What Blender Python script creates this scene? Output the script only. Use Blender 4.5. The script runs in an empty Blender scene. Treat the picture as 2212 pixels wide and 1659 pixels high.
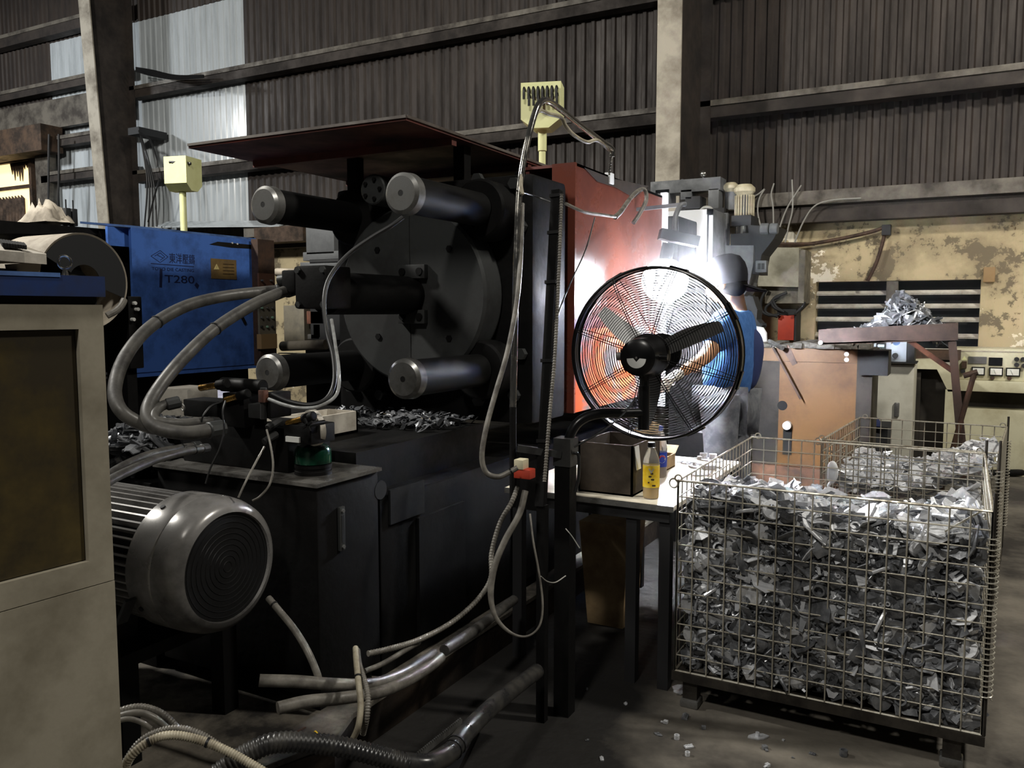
import bpy, bmesh, math, random
from mathutils import Vector, Matrix, noise
R = math.radians
random.seed(7)
SC = bpy.context.scene
COL = SC.collection

# ------------------------------------------------------------------ camera
IW, IH, FPX = 2212.0, 1659.0, 1790.0
CAM = Vector((0, 0, 1.5)); YAW, PITCH = R(28.55), R(-5.0)
FWD = Vector((-math.sin(YAW) * math.cos(PITCH), math.cos(YAW) * math.cos(PITCH), math.sin(PITCH)))
RGT = Vector((math.cos(YAW), math.sin(YAW), 0)); UPV = RGT.cross(FWD)
cd = bpy.data.cameras.new('camera'); cam = bpy.data.objects.new('camera', cd); COL.objects.link(cam)
cd.sensor_width = 36; cd.lens = 36 * FPX / IW; cd.clip_start = .05; cd.clip_end = 200
cam.matrix_world = Matrix(((RGT.x, UPV.x, -FWD.x, CAM.x), (RGT.y, UPV.y, -FWD.y, CAM.y), (RGT.z, UPV.z, -FWD.z, CAM.z), (0, 0, 0, 1)))
SC.camera = cam

# ------------------------------------------------------------------ world, lights, exposure
SC.view_settings.view_transform = 'Standard'; SC.view_settings.look = 'None'
SC.view_settings.gamma = 1; SC.view_settings.use_curve_mapping = False
SC.view_settings.exposure = 0.0
wd = bpy.data.worlds.new('world'); SC.world = wd; wd.use_nodes = True
wd.node_tree.nodes['Background'].inputs[0].default_value = (.92, .95, 1, 1)
wd.node_tree.nodes['Background'].inputs[1].default_value = .012
def area(name, loc, target, size, power, col):
    l = bpy.data.lights.new(name, 'AREA'); l.shape = 'DISK'; l.size = size; l.energy = power; l.color = col
    o = bpy.data.objects.new(name, l); COL.objects.link(o); o.location = loc
    o.rotation_euler = (Vector(target) - Vector(loc)).to_track_quat('-Z', 'Y').to_euler()
    return o
area('high_bay_lamp', (-6.5, 1.0, 5.6), (-6.5, 5.0, 1.2), .6, 520, (1, .97, .9))
area('high_bay_lamp.001', (-.5, -2.5, 6.5), (-1.5, 3.5, .8), .6, 165, (1, .96, .88))
area('high_bay_lamp.002', (-14.5, 4.5, 5.8), (-14, 8.5, 2), .6, 240, (.95, .98, 1))
area('high_bay_lamp.003', (3.2, 4.0, 6.5), (1.5, 8, 1), .6, 400, (1, .95, .85))

# ------------------------------------------------------------------ helpers
def P(px, py, x=None, y=None, z=None, t=None):
    """a point of the hall on the sight line of a photo pixel, on a given plane or at a given depth"""
    d = FWD + RGT * ((px - IW / 2) / FPX) - UPV * ((py - IH / 2) / FPX)
    if t is None:
        if x is not None: t = (x - CAM.x) / d.x
        elif y is not None: t = (y - CAM.y) / d.y
        else: t = (z - CAM.z) / d.z
    return CAM + d * t
def lin(c):
    return tuple(((v / 255) / 12.92 if v / 255 <= .04045 else ((v / 255 + .055) / 1.055) ** 2.4) for v in c)
MATS = {}
def mat(name, col, rough=.6, metal=0, dirt=None, amt=.5, scale=6, bump=0, bscale=40, rvar=.12, detail=6, stretch=(1, 1, 1), emit=None, trans=0, spec=.5, sharp=.12):
    m = bpy.data.materials.new(name); m.use_nodes = True; MATS[name] = m
    nt = m.node_tree; b = nt.nodes['Principled BSDF']; N = nt.nodes.new; L = nt.links.new
    b.inputs['Base Color'].default_value = (*lin(col), 1); b.inputs['Roughness'].default_value = rough
    b.inputs['Metallic'].default_value = metal; b.inputs['Specular IOR Level'].default_value = spec
    if trans: b.inputs['Transmission Weight'].default_value = trans; b.inputs['IOR'].default_value = 1.33
    if emit: b.inputs['Emission Color'].default_value = (*lin(emit[0]), 1); b.inputs['Emission Strength'].default_value = emit[1]
    if dirt or bump:
        tc = N('ShaderNodeTexCoord'); mp = N('ShaderNodeMapping'); L(tc.outputs['Object'], mp.inputs[0])
        mp.inputs['Scale'].default_value = stretch
    if dirt:
        nz = N('ShaderNodeTexNoise'); nz.inputs['Scale'].default_value = scale; nz.inputs['Detail'].default_value = detail
        nz.inputs['Roughness'].default_value = .65; L(mp.outputs[0], nz.inputs[0])
        rp = N('ShaderNodeMapRange'); c = 1 - amt
        rp.inputs[1].default_value = .30 + .4 * c - sharp; rp.inputs[2].default_value = .30 + .4 * c + sharp
        L(nz.outputs[0], rp.inputs[0])
        mx = N('ShaderNodeMix'); mx.data_type = 'RGBA'; mx.inputs[6].default_value = (*lin(col), 1); mx.inputs[7].default_value = (*lin(dirt), 1)
        L(rp.outputs[0], mx.inputs[0]); L(mx.outputs[2], b.inputs['Base Color'])
        rr = N('ShaderNodeMapRange'); rr.inputs[3].default_value = max(.03, rough - rvar); rr.inputs[4].default_value = min(1, rough + rvar)
        L(rp.outputs[0], rr.inputs[0]); L(rr.outputs[0], b.inputs['Roughness'])
    if bump:
        n2 = N('ShaderNodeTexNoise'); n2.inputs['Scale'].default_value = bscale; n2.inputs['Detail'].default_value = 4; L(mp.outputs[0], n2.inputs[0])
        bp = N('ShaderNodeBump'); bp.inputs['Strength'].default_value = bump; bp.inputs['Distance'].default_value = .01
        L(n2.outputs[0], bp.inputs['Height']); L(bp.outputs[0], b.inputs['Normal'])
    return m

def basis(a):
    a = Vector(a).normalized(); u = a.cross(Vector((0, 0, 1)))
    if u.length < 1e-3: u = a.cross(Vector((0, 1, 0)))
    u.normalize(); return u, a.cross(u).normalized(), a
def smooth_path(pts, res=6):
    pts = [Vector(p) for p in pts]
    if len(pts) < 3: return pts
    q = [pts[0] * 2 - pts[1]] + pts + [pts[-1] * 2 - pts[-2]]; out = []
    for i in range(1, len(q) - 2):
        for k in range(res):
            t = k / res; a, b, c, d = q[i - 1], q[i], q[i + 1], q[i + 2]
            out.append(.5 * ((2 * b) + (c - a) * t + (2 * a - 5 * b + 4 * c - d) * t * t + (3 * b - a - 3 * c + d) * t ** 3))
    return out + [pts[-1]]
class G:
    """collects simple shapes in world coordinates; make() links them as ONE mesh object"""
    def __init__(s): s.v = []; s.f = []
    def add(s, vs, fs):
        o = len(s.v); s.v += [Vector(v) for v in vs]; s.f += [tuple(i + o for i in f) for f in fs]; return s
    def hexa(s, c): return s.add(c, [(0, 3, 2, 1), (4, 5, 6, 7), (0, 1, 5, 4), (1, 2, 6, 5), (2, 3, 7, 6), (3, 0, 4, 7)])
    def box(s, a, b, bev=0):
        x0, x1 = sorted((a[0], b[0])); y0, y1 = sorted((a[1], b[1])); z0, z1 = sorted((a[2], b[2]))
        if bev:
            bm = bmesh.new(); bmesh.ops.create_cube(bm, size=1)
            for v in bm.verts: v.co = Vector(((x0 + x1) / 2 + v.co.x * (x1 - x0), (y0 + y1) / 2 + v.co.y * (y1 - y0), (z0 + z1) / 2 + v.co.z * (z1 - z0)))
            bmesh.ops.bevel(bm, geom=bm.edges[:], offset=bev, segments=2, affect='EDGES', profile=.6)
            return s.bm(bm)
        return s.hexa([(x0, y0, z0), (x1, y0, z0), (x1, y1, z0), (x0, y1, z0), (x0, y0, z1), (x1, y0, z1), (x1, y1, z1), (x0, y1, z1)])
    def bm(s, bm, M=None):
        bm.verts.index_update(); vs = [(M @ v.co if M else v.co.copy()) for v in bm.verts]
        s.add(vs, [tuple(v.index for v in f.verts) for f in bm.faces]); bm.free(); return s
    def obox(s, c, size, ax, ay, az=None):
        ax = Vector(ax).normalized(); ay = Vector(ay); ay = (ay - ax * ay.dot(ax)).normalized(); az = ax.cross(ay); c = Vector(c); h = [v / 2 for v in size]
        return s.hexa([c + ax * (i * h[0]) + ay * (j * h[1]) + az * (k * h[2]) for k in (-1, 1) for (i, j) in ((-1, -1), (1, -1), (1, 1), (-1, 1))])
    def bar(s, p, q, w, h=None, upv=(0, 0, 1)):
        p, q = Vector(p), Vector(q); a = (q - p); u = Vector(upv)
        if abs(a.normalized().dot(u)) > .95: u = Vector((0, 1, 0))
        return s.obox((p + q) / 2, (a.length, w, h or w), a, a.cross(u))
    def lathe(s, prof, p, axis, n=24, ang=None):
        u, w, a = basis(axis); p = Vector(p); vs = []; m = len(prof); fs = []
        full = ang is None; k = n if full else n + 1
        for i in range(k):
            th = 2 * math.pi * i / n if full else ang[0] + (ang[1] - ang[0]) * i / n
            d = u * math.cos(th) + w * math.sin(th)
            vs += [p + a * h + d * r for r, h in prof]
        for i in range(n):
            j = (i + 1) % k
            for q in range(m - 1): fs.append((i * m + q, j * m + q, j * m + q + 1, i * m + q + 1))
        return s.add(vs, fs)
    def cyl(s, p, q, r, r2=None, n=16, bev=0):
        p, q = Vector(p), Vector(q); h = (q - p).length; r2 = r if r2 is None else r2
        pr = [(1e-4, 0), (r - bev, 0), (r, bev), (r2, h - bev), (r2 - bev, h), (1e-4, h)] if bev else [(1e-4, 0), (r, 0), (r2, h), (1e-4, h)]
        return s.lathe(pr, p, q - p, n)
    def ring(s, p, q, r0, r1, n=32):
        h = (Vector(q) - Vector(p)).length
        return s.lathe([(r0, 0), (r1, 0), (r1, h), (r0, h), (r0, 0)], p, Vector(q) - Vector(p), n)
    def tube(s, pts, r, n=8, res=6, rib=0, pitch=.012, amp=.12):
        pts = smooth_path(pts, res)
        if rib:                                              # ribbed conduit: resample finely
            d = [0]
            for a, b in zip(pts, pts[1:]): d.append(d[-1] + (b - a).length)
            k = max(8, int(d[-1] / pitch) * 4); out = []; j = 0
            for i in range(k + 1):
                x = d[-1] * i / k
                while j < len(d) - 2 and d[j + 1] < x: j += 1
                f = (x - d[j]) / max(1e-9, d[j + 1] - d[j]); out.append(pts[j].lerp(pts[j + 1], f))
            pts = out
        m = len(pts); vs = []; fs = []; prev = None
        for i, p in enumerate(pts):
            a = (pts[min(i + 1, m - 1)] - pts[max(i - 1, 0)])
            a = a.normalized() if a.length > 1e-9 else Vector((0, 0, 1))
            if prev is None: u = basis(a)[0]
            else:
                u = prev - a * prev.dot(a); u = u.normalized() if u.length > 1e-6 else basis(a)[0]
            prev = u; w = a.cross(u); rr = r(i / (m - 1)) if callable(r) else r
            if rib: rr *= (1, 1, 1 - amp, 1 - amp)[i % 4]
            vs += [p + (u * math.cos(2 * math.pi * k / n) + w * math.sin(2 * math.pi * k / n)) * rr for k in range(n)]
        for i in range(m - 1):
            for k in range(n): fs.append((i * n + k, i * n + (k + 1) % n, (i + 1) * n + (k + 1) % n, (i + 1) * n + k))
        fs += [tuple(range(n))[::-1], tuple((m - 1) * n + k for k in range(n))]
        return s.add(vs, fs)
    def prism(s, pts, vec):
        pts = [Vector(p) for p in pts]; vec = Vector(vec); n = len(pts)
        return s.add(pts + [p + vec for p in pts], [tuple(range(n))[::-1], tuple(range(n, 2 * n))] + [(i, (i + 1) % n, n + (i + 1) % n, n + i) for i in range(n)])
    def ball(s, c, r, sc=(1, 1, 1), n=12):
        bm = bmesh.new(); bmesh.ops.create_uvsphere(bm, u_segments=n * 2, v_segments=n, radius=r)
        return s.bm(bm, Matrix.Translation(Vector(c)) @ Matrix.Diagonal((*sc, 1)))
    def poly(s, pts): return s.add(pts, [tuple(range(len(pts)))])
    def torus(s, c, axis, Rr, r, n=48, k=6, ang=None):
        u, w, a = basis(axis); c = Vector(c)
        prof = [(Rr + r * math.cos(2 * math.pi * i / k), r * math.sin(2 * math.pi * i / k)) for i in range(k + 1)]
        return s.lathe(prof, c, axis, n, ang)
    def mesh(s, name, smooth=True, origin=(0, 0, 0), angle=35):
        me = bpy.data.meshes.new(name); o = Vector(origin)
        me.from_pydata([tuple(v - o) for v in s.v], [], s.f)
        bm = bmesh.new(); bm.from_mesh(me); bmesh.ops.remove_doubles(bm, verts=bm.verts, dist=1e-5); bmesh.ops.recalc_face_normals(bm, faces=bm.faces); bm.to_mesh(me); bm.free()
        if smooth:
            me.polygons.foreach_set('use_smooth', [True] * len(me.polygons)); me.set_sharp_from_angle(angle=R(angle))
        return me
    def make(s, name, m, parent=None, smooth=True, angle=35):
        if parent is not None: org = ORG[parent.name]
        else:
            xs = [v.x for v in s.v]; ys = [v.y for v in s.v]; zs = [v.z for v in s.v]
            org = Vector(((min(xs) + max(xs)) / 2, (min(ys) + max(ys)) / 2, min(zs)))
        me = s.mesh(name, smooth, org, angle); me.materials.append(MATS[m])
        o = bpy.data.objects.new(name, me); COL.objects.link(o)
        if parent is not None: o.parent = parent
        else: o.location = org
        ORG[o.name] = org
        return o
ORG = {}
def tag(o, label=None, cat=None, group=None, kind=None):
    for k, v in (('label', label), ('category', cat), ('group', group), ('kind', kind)):
        if v: o[k] = v
    return o
def thing(name, label, cat, loc, group=None, kind=None):
    o = bpy.data.objects.new(name, None); COL.objects.link(o); o.location = loc; o.empty_display_size = .1
    ORG[o.name] = Vector(loc); return tag(o, label, cat, group, kind)
def inst(me, name, parent, M, m=None):
    """one more piece that shares mesh data; M in world axes"""
    o = bpy.data.objects.new(name, me); COL.objects.link(o)
    if parent is not None: o.parent = parent; M = Matrix.Translation(-ORG[parent.name]) @ M
    o.matrix_basis = M; ORG[o.name] = ORG[parent.name] if parent is not None else M.translation.copy()
    return o
def stick(p, q, r):
    """matrix that lays a unit z-cylinder from p to q with radius r"""
    p, q = Vector(p), Vector(q); u, w, a = basis(q - p)
    M = Matrix((u, w, a)).transposed().to_4x4() @ Matrix.Diagonal((r, r, (q - p).length, 1))
    M.translation = p; return M
def text_mesh(txt, size, ax, ay, loc, depth=.001, align='LEFT'):
    cu = bpy.data.curves.new('lettering', 'FONT'); cu.body = txt; cu.size = size; cu.extrude = depth; cu.align_x = align
    o = bpy.data.objects.new('lettering', cu); COL.objects.link(o)
    bpy.context.view_layer.update()
    me = bpy.data.meshes.new_from_object(o.evaluated_get(bpy.context.evaluated_depsgraph_get()))
    ax = Vector(ax).normalized(); ay = Vector(ay).normalized(); M = Matrix((ax, ay, ax.cross(ay))).transposed().to_4x4(); M.translation = loc
    g = G(); g.add([M @ v.co for v in me.vertices], [tuple(p.vertices) for p in me.polygons])
    bpy.data.objects.remove(o); bpy.data.meshes.remove(me); return g
def skin(name, pts, edges, m, parent=None, root=0, sub=2):
    """pts: list of (position, radius or (rx, ry)); one continuous surface grown on the edges"""
    me = bpy.data.meshes.new('skin'); me.from_pydata([tuple(p[0]) for p in pts], edges, [])
    o = bpy.data.objects.new('skin', me); COL.objects.link(o)
    md = o.modifiers.new('s', 'SKIN'); md.use_smooth_shade = True
    for i, p in enumerate(pts):
        r = p[1]; sv = me.skin_vertices[0].data[i]; sv.radius = r if isinstance(r, tuple) else (r, r); sv.use_root = i == root
    ms = o.modifiers.new('u', 'SUBSURF'); ms.levels = sub; ms.render_levels = sub
    bpy.context.view_layer.update()
    em = bpy.data.meshes.new_from_object(o.evaluated_get(bpy.context.evaluated_depsgraph_get()))
    g = G(); g.add([v.co.copy() for v in em.vertices], [tuple(p.vertices) for p in em.polygons])
    bpy.data.objects.remove(o); bpy.data.meshes.remove(me); bpy.data.meshes.remove(em)
    return g.make(name, m, parent, True, 80)

# ------------------------------------------------------------------ materials
mat('concrete', (120, 114, 104), .75, 0, (52, 48, 44), .5, 1.3, .35, 30)
mat('plaster', (200, 182, 140), .85, 0, (120, 104, 78), .34, 1.6, .3, 14, sharp=.05)
mat('bare_plaster', (236, 228, 208), .9, 0, (170, 155, 125), .45, 2.6, .3, 20, sharp=.03)
mat('rust_sheet', (63, 54, 48), .62, 0, (38, 32, 29), .5, 1.4, stretch=(3, 3, .5))
mat('white_sheet', (196, 202, 205), .3, 0, (150, 156, 158), .35, 1.3, stretch=(3, 3, .4))
mat('girt_paint', (116, 110, 100), .6, 0, (60, 54, 48), .45, 3)
mat('column_paint', (176, 168, 152), .7, 0, (118, 110, 98), .4, 2.5)
mat('dark_brown', (62, 54, 48), .75, 0, (36, 31, 28), .5, 2)  # plain dark brown; on the girts it carries their shade as colour
mat('wood_dark', (90, 70, 54), .75, 0, (48, 38, 30), .5, 5)
mat('beige_paint', (168, 161, 144), .5, 0, (132, 125, 108), .4, 3.5, .03, 90)
mat('cabinet_glass', (86, 74, 42), .4, 0, (50, 42, 24), .55, 5)
mat('blue_paint', (80, 122, 204), .42, 0, (50, 80, 140), .3, 5, .03, 60)
mat('pale_blue', (96, 132, 196), .45, 0, (60, 84, 130), .4, 7)
mat('navy_cap', (36, 62, 120), .5, 0, (24, 40, 78), .5, 5)
mat('gap_black', (10, 10, 10), .8)
mat('motor_grey', (150, 148, 146), .36, .25, (84, 82, 80), .42, 4)
mat('motor_dark', (36, 36, 38), .5, .3, (18, 18, 18), .5, 8)
mat('dusty_beige', (172, 162, 146), .8, 0, (110, 102, 90), .4, 4)
mat('dusty_white', (212, 206, 194), .7, 0, (160, 152, 140), .4, 7)
mat('machine_black', (21, 20, 20), .6, 0, (9, 9, 9), .55, 4, .15, 25, spec=.16)
mat('bar_black', (15, 15, 15), .6, spec=.15)
mat('plinth_brown', (48, 40, 33), .7, 0, (24, 20, 17), .5, 3.5, .3, 30, spec=.2)
mat('machine_steel', (76, 78, 78), .5, .45, (50, 50, 50), .5, 3)
mat('machined', (150, 150, 148), .38, .6, (94, 92, 88), .45, 6)
mat('tank_top', (120, 118, 114), .3, .3, (36, 32, 28), .5, 6)
mat('rust', (112, 66, 46), .8, 0, (60, 38, 30), .5, 7)
mat('canopy_red', (112, 56, 48), .7, 0, (58, 42, 38), .5, 2.2)
mat('canopy_grey', (112, 106, 100), .6, 0, (70, 60, 54), .5, 3)
mat('orange_paint', (108, 58, 46), .34, 0, (86, 44, 37), .45, 2.5)
mat('orange_worn', (182, 80, 48), .4, 0, (92, 88, 84), .45, 3.4, sharp=.04)
mat('rubber', (40, 40, 41), .38, 0, (62, 60, 56), .4, 14)
mat('rubber_dusty', (92, 90, 86), .5, 0, (54, 52, 50), .45, 12)
mat('conduit_pale', (186, 178, 156), .5, 0, (128, 118, 100), .45, 14)
mat('conduit_grey', (130, 126, 118), .45, 0, (80, 76, 70), .45, 14)
mat('clear_tube', (170, 172, 172), .15, 0, (120, 120, 118), .4, 20)
mat('chrome', (196, 194, 188), .2, .95, (150, 146, 138), .4, 14)
mat('brass', (176, 136, 66), .3, .9, (90, 66, 34), .45, 24)
mat('cable_black', (22, 22, 23), .45)
mat('cable_grey', (150, 148, 142), .5)
mat('green_cap', (24, 78, 56), .2, .35, (14, 44, 34), .4, 16)
mat('yellow_green', (240, 242, 184), .5, 0, (222, 224, 160), .4, 4)
mat('fan_black', (20, 20, 21), .28, .25)
mat('fan_blade', (150, 150, 150), .35, .6)
mat('label_white', (214, 214, 210), .5)
mat('lamp_glow', (255, 255, 255), .3, emit=((240, 245, 255), 900))
mat('table_top', (234, 228, 212), .5, 0, (196, 186, 166), .4, 7)
mat('table_frame', (36, 36, 38), .6)
mat('cardboard_shaded', (64, 54, 44), .85, 0, (52, 44, 36), .5, 8)  # cardboard with the shade of the unlit box front put into its colour
mat('cardboard', (176, 150, 112), .85, 0, (140, 116, 84), .45, 8)
mat('wire_steel', (206, 202, 188), .36, .4, (132, 124, 108), .45, 20)
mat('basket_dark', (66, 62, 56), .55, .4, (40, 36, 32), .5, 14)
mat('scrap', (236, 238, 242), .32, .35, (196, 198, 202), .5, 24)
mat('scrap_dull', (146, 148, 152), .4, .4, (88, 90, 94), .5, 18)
mat('furnace_orange', (106, 72, 30), .6, 0, (74, 48, 26), .36, 2.2)
mat('furnace_base', (132, 92, 66), .8, 0, (70, 52, 42), .5, 5)
mat('slag', (128, 126, 120), .8, .2, (74, 70, 64), .5, 9, .6, 30)
mat('brown_steel', (84, 66, 58), .6, .1, (60, 48, 42), .45, 5)
mat('rod_brown', (84, 62, 48), .6, .2, (54, 40, 32), .5, 9)
mat('white_cabinet', (214, 212, 198), .5, 0, (186, 182, 166), .4, 3)
mat('ivory', (208, 204, 176), .5, 0, (176, 168, 136), .38, 3)
mat('panel_grey_blue', (176, 188, 198), .45)
mat('dark_panel', (54, 48, 40), .7, 0, (34, 31, 27), .5, 3)
mat('display_black', (18, 18, 20), .25)
mat('display_grey', (92, 92, 90), .35)
mat('meter_face', (232, 232, 226), .3)
mat('red_digit', (255, 40, 20), .4, emit=((255, 50, 30), 3))
mat('green_digit', (120, 220, 60), .4, emit=((150, 220, 60), 1.5))
mat('box_grey', (172, 168, 150), .6, 0, (142, 138, 120), .4, 6)
mat('robot_grey', (100, 102, 104), .6, .1, (76, 78, 80), .4, 5)
mat('robot_dark', (30, 31, 33), .65)
mat('grille_wire', (18, 18, 18), .6, spec=.2)
mat('robot_cream', (192, 184, 156), .4, 0, (160, 150, 122), .35, 8)
mat('frame_white', (222, 224, 226), .4)
mat('red_box', (188, 66, 46), .6, 0, (170, 58, 42), .4, 6)
mat('skin', (214, 160, 120), .55)
mat('shirt_blue', (58, 104, 166), .85, 0, (48, 92, 150), .5, 30)
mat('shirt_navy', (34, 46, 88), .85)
mat('jeans', (104, 106, 110), .85, 0, (72, 74, 80), .5, 12)
mat('trousers_dark', (40, 40, 42), .85)
mat('cap_dark', (34, 34, 38), .95, spec=.1)
mat('hair', (16, 14, 13), .95, spec=.1)
mat('glove', (212, 208, 198), .9)
mat('shoe', (36, 34, 32), .7)
mat('plastic_sheet', (170, 172, 190), .35, 0, (140, 142, 165), .5, 30, .5, 60)
mat('pet', (246, 248, 248), .08, 0, trans=.85)
mat('label_yellow', (246, 200, 30), .5, 0, (250, 226, 90), .4, 40)
mat('drink', (244, 200, 90), .1, 0, trans=.4)
mat('label_blue', (30, 60, 168), .4)
mat('label_red', (214, 52, 60), .4)
mat('cap_black', (24, 24, 26), .5)
mat('cap_silver', (196, 198, 204), .3, .4)
mat('ink_blue', (22, 34, 76), .6)
mat('sign_brass', (128, 104, 62), .55, 0, (100, 80, 48), .5, 10)
mat('sign_cream', (206, 188, 128), .6)
mat('control_grey', (118, 112, 98), .6, 0, (90, 86, 76), .4, 9)
mat('control_brown', (104, 72, 56), .6)
mat('tan_box', (150, 122, 84), .7)
mat('green_button', (140, 178, 156), .35)
mat('window_warm', (255, 224, 160), .5, 0, emit=((255, 222, 160), 1.6))
mat('concrete_plinth', (122, 115, 104), .8, 0, (34, 31, 28), .5, 3.2, .4, 30)
mat('oil_dark', (30, 28, 26), .35, 0, (20, 19, 18), .5, 4)
mat('pale_plate', (214, 206, 176), .5)
mat('warm_sheet', (206, 186, 140), .6)
# the work lamp throws its light away from the press: its rear shell only glimmers, the working side blazes
gm = MATS['lamp_glow']; nt = gm.node_tree; ge = nt.nodes.new('ShaderNodeNewGeometry'); dt = nt.nodes.new('ShaderNodeVectorMath'); dt.operation = 'DOT_PRODUCT'; dt.inputs[1].default_value = Vector((-.75, -.35, .55)).normalized()
nt.links.new(ge.outputs['Normal'], dt.inputs[0]); mp = nt.nodes.new('ShaderNodeMapRange'); mp.inputs[1].default_value = -.28; mp.inputs[2].default_value = -.42; mp.inputs[3].default_value = 42; mp.inputs[4].default_value = 1250
nt.links.new(dt.outputs['Value'], mp.inputs[0]); nt.links.new(mp.outputs[0], nt.nodes['Principled BSDF'].inputs['Emission Strength'])
# floor: worn concrete, blackened round the machine by oil and by shadow put into the colour
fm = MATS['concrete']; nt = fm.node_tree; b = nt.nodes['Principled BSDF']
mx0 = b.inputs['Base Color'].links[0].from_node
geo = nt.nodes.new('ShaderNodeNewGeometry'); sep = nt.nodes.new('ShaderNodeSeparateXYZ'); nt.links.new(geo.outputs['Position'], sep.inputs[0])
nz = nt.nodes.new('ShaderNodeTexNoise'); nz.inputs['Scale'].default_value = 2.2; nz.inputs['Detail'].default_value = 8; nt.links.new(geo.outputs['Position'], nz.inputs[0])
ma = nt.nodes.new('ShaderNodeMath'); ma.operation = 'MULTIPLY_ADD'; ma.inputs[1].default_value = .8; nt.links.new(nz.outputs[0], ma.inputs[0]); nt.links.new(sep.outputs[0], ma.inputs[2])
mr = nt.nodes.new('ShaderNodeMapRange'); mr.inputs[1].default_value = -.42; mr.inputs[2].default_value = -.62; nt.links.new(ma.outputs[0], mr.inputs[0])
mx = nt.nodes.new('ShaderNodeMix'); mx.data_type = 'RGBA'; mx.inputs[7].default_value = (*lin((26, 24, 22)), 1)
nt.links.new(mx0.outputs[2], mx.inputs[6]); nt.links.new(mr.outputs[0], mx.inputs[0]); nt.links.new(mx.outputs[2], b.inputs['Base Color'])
# ------------------------------------------------------------------ the setting
WY = 9.5
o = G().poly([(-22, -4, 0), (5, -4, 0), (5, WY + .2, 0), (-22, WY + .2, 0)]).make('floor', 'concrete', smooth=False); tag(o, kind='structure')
# plaster with peeled patches: tan wash over bare white plaster, damp brown areas
pm = bpy.data.materials.new('peeling'); pm.use_nodes = True; MATS['peeling'] = pm; nt = pm.node_tree; b = nt.nodes['Principled BSDF']; b.inputs['Roughness'].default_value = .9
geo = nt.nodes.new('ShaderNodeNewGeometry'); sep = nt.nodes.new('ShaderNodeSeparateXYZ'); nt.links.new(geo.outputs['Position'], sep.inputs[0])
def nz_(sc, det=8, ro=.62):
    n = nt.nodes.new('ShaderNodeTexNoise'); n.inputs['Scale'].default_value = sc; n.inputs['Detail'].default_value = det; n.inputs['Roughness'].default_value = ro; nt.links.new(geo.outputs['Position'], n.inputs[0]); return n.outputs[0]
def mr_(src, a, c):
    n = nt.nodes.new('ShaderNodeMapRange'); n.inputs[1].default_value = a; n.inputs[2].default_value = c; nt.links.new(src, n.inputs[0]); return n.outputs[0]
def mix_(f, a, c):
    n = nt.nodes.new('ShaderNodeMix'); n.data_type = 'RGBA'; nt.links.new(f, n.inputs[0])
    for i, v in ((6, a), (7, c)):
        if isinstance(v, tuple): n.inputs[i].default_value = (*lin(v), 1)
        else: nt.links.new(v, n.inputs[i])
    return n.outputs[2]
def math_(op, a, c):
    n = nt.nodes.new('ShaderNodeMath'); n.operation = op
    for i, v in ((0, a), (1, c)):
        if isinstance(v, float): n.inputs[i].default_value = v
        else: nt.links.new(v, n.inputs[i])
    return n.outputs[0]
c1 = mix_(mr_(nz_(1.7), .45, .6), (190, 174, 138), (156, 142, 112))
c2 = mix_(mr_(nz_(3.4, 10, .7), .55, .575), c1, (116, 105, 84))
left = math_('MULTIPLY', mr_(sep.outputs[0], -.6, -2.6), mr_(sep.outputs[0], -4.4, -3.6))                                  # the peeling grows towards the pillar
c3 = mix_(math_('GREATER_THAN', math_('ADD', nz_(2.6, 10, .68), math_('MULTIPLY', left, .16)), .645), c2, (240, 232, 212))
c4 = mix_(mr_(nz_(9, 6, .7), .66, .69), c3, (104, 84, 58))
nt.links.new(c4, b.inputs['Base Color'])
bp = nt.nodes.new('ShaderNodeBump'); bp.inputs['Strength'].default_value = .4; bp.inputs['Distance'].default_value = .01
nt.links.new(nz_(6, 10, .7), bp.inputs['Height']); nt.links.new(bp.outputs[0], b.inputs['Normal'])

wall = thing('wall_back', None, None, (-7, WY, 0), kind='structure')
lx0, lx1 = P(1762, 640, y=WY).x, P(2118, 640, y=WY).x; lz1, lz0 = P(1940, 606, y=WY).z, P(1940, 800, y=WY).z
g = G()
for a, c in (((-22, WY, 0), (lx0, WY + .2, 2.6)), ((lx1, WY, 0), (5, WY + .2, 2.6)), ((lx0, WY, 0), (lx1, WY + .2, lz0)), ((lx0, WY, lz1), (lx1, WY + .2, 2.6))): g.box(a, c)
g.make('plaster', 'peeling', wall, False)
# ribbed sheets: one object per sheet
def sheet_mesh(name, w, z0, z1, n=7, dp=.024):
    g = G(); p = w / n; xs = []
    for i in range(n): xs += [(i * p, 0), (i * p + p * .30, 0), (i * p + p * .42, -dp), (i * p + p * .72, -dp), (i * p + p * .86, 0)]
    xs.append((w, 0)); k = len(xs)
    g.add([(x, y, z) for z in (z0, z1) for x, y in xs], [(i, i + 1, k + i + 1, k + i) for i in range(k - 1)])
    return g.mesh(name, False)
SW = .91
def run(x0, x1, z0, z1, m):
    me = sheet_mesh('cladding_sheet', SW, z0, z1, dp=.012 if m == 'white_sheet' else .024); me.materials.append(MATS[m]); x = x0
    while x < x1 - .05:
        inst(me, 'cladding_sheet', wall, Matrix.Translation((x, WY + .05 + random.uniform(-.004, .004), 0))); x += SW
E1 = P(528, 300, y=WY).x; E0 = P(112, 300, y=WY).x
run(E1, 4.5, 2.5, 7.6, 'rust_sheet')
run(E1 - 3 * SW, E1, 2.85, 6.3, 'white_sheet'); run(E1 - 3 * SW, E1, 6.3, 7.6, 'rust_sheet'); run(E1 - 3 * SW, E1, 2.4, 2.85, 'rust_sheet')
run(E0, E0 + 2 * SW - .1, 2.4, 6.3, 'white_sheet'); run(E0, E0 + 2 * SW - .1, 6.3, 7.6, 'rust_sheet')
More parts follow.
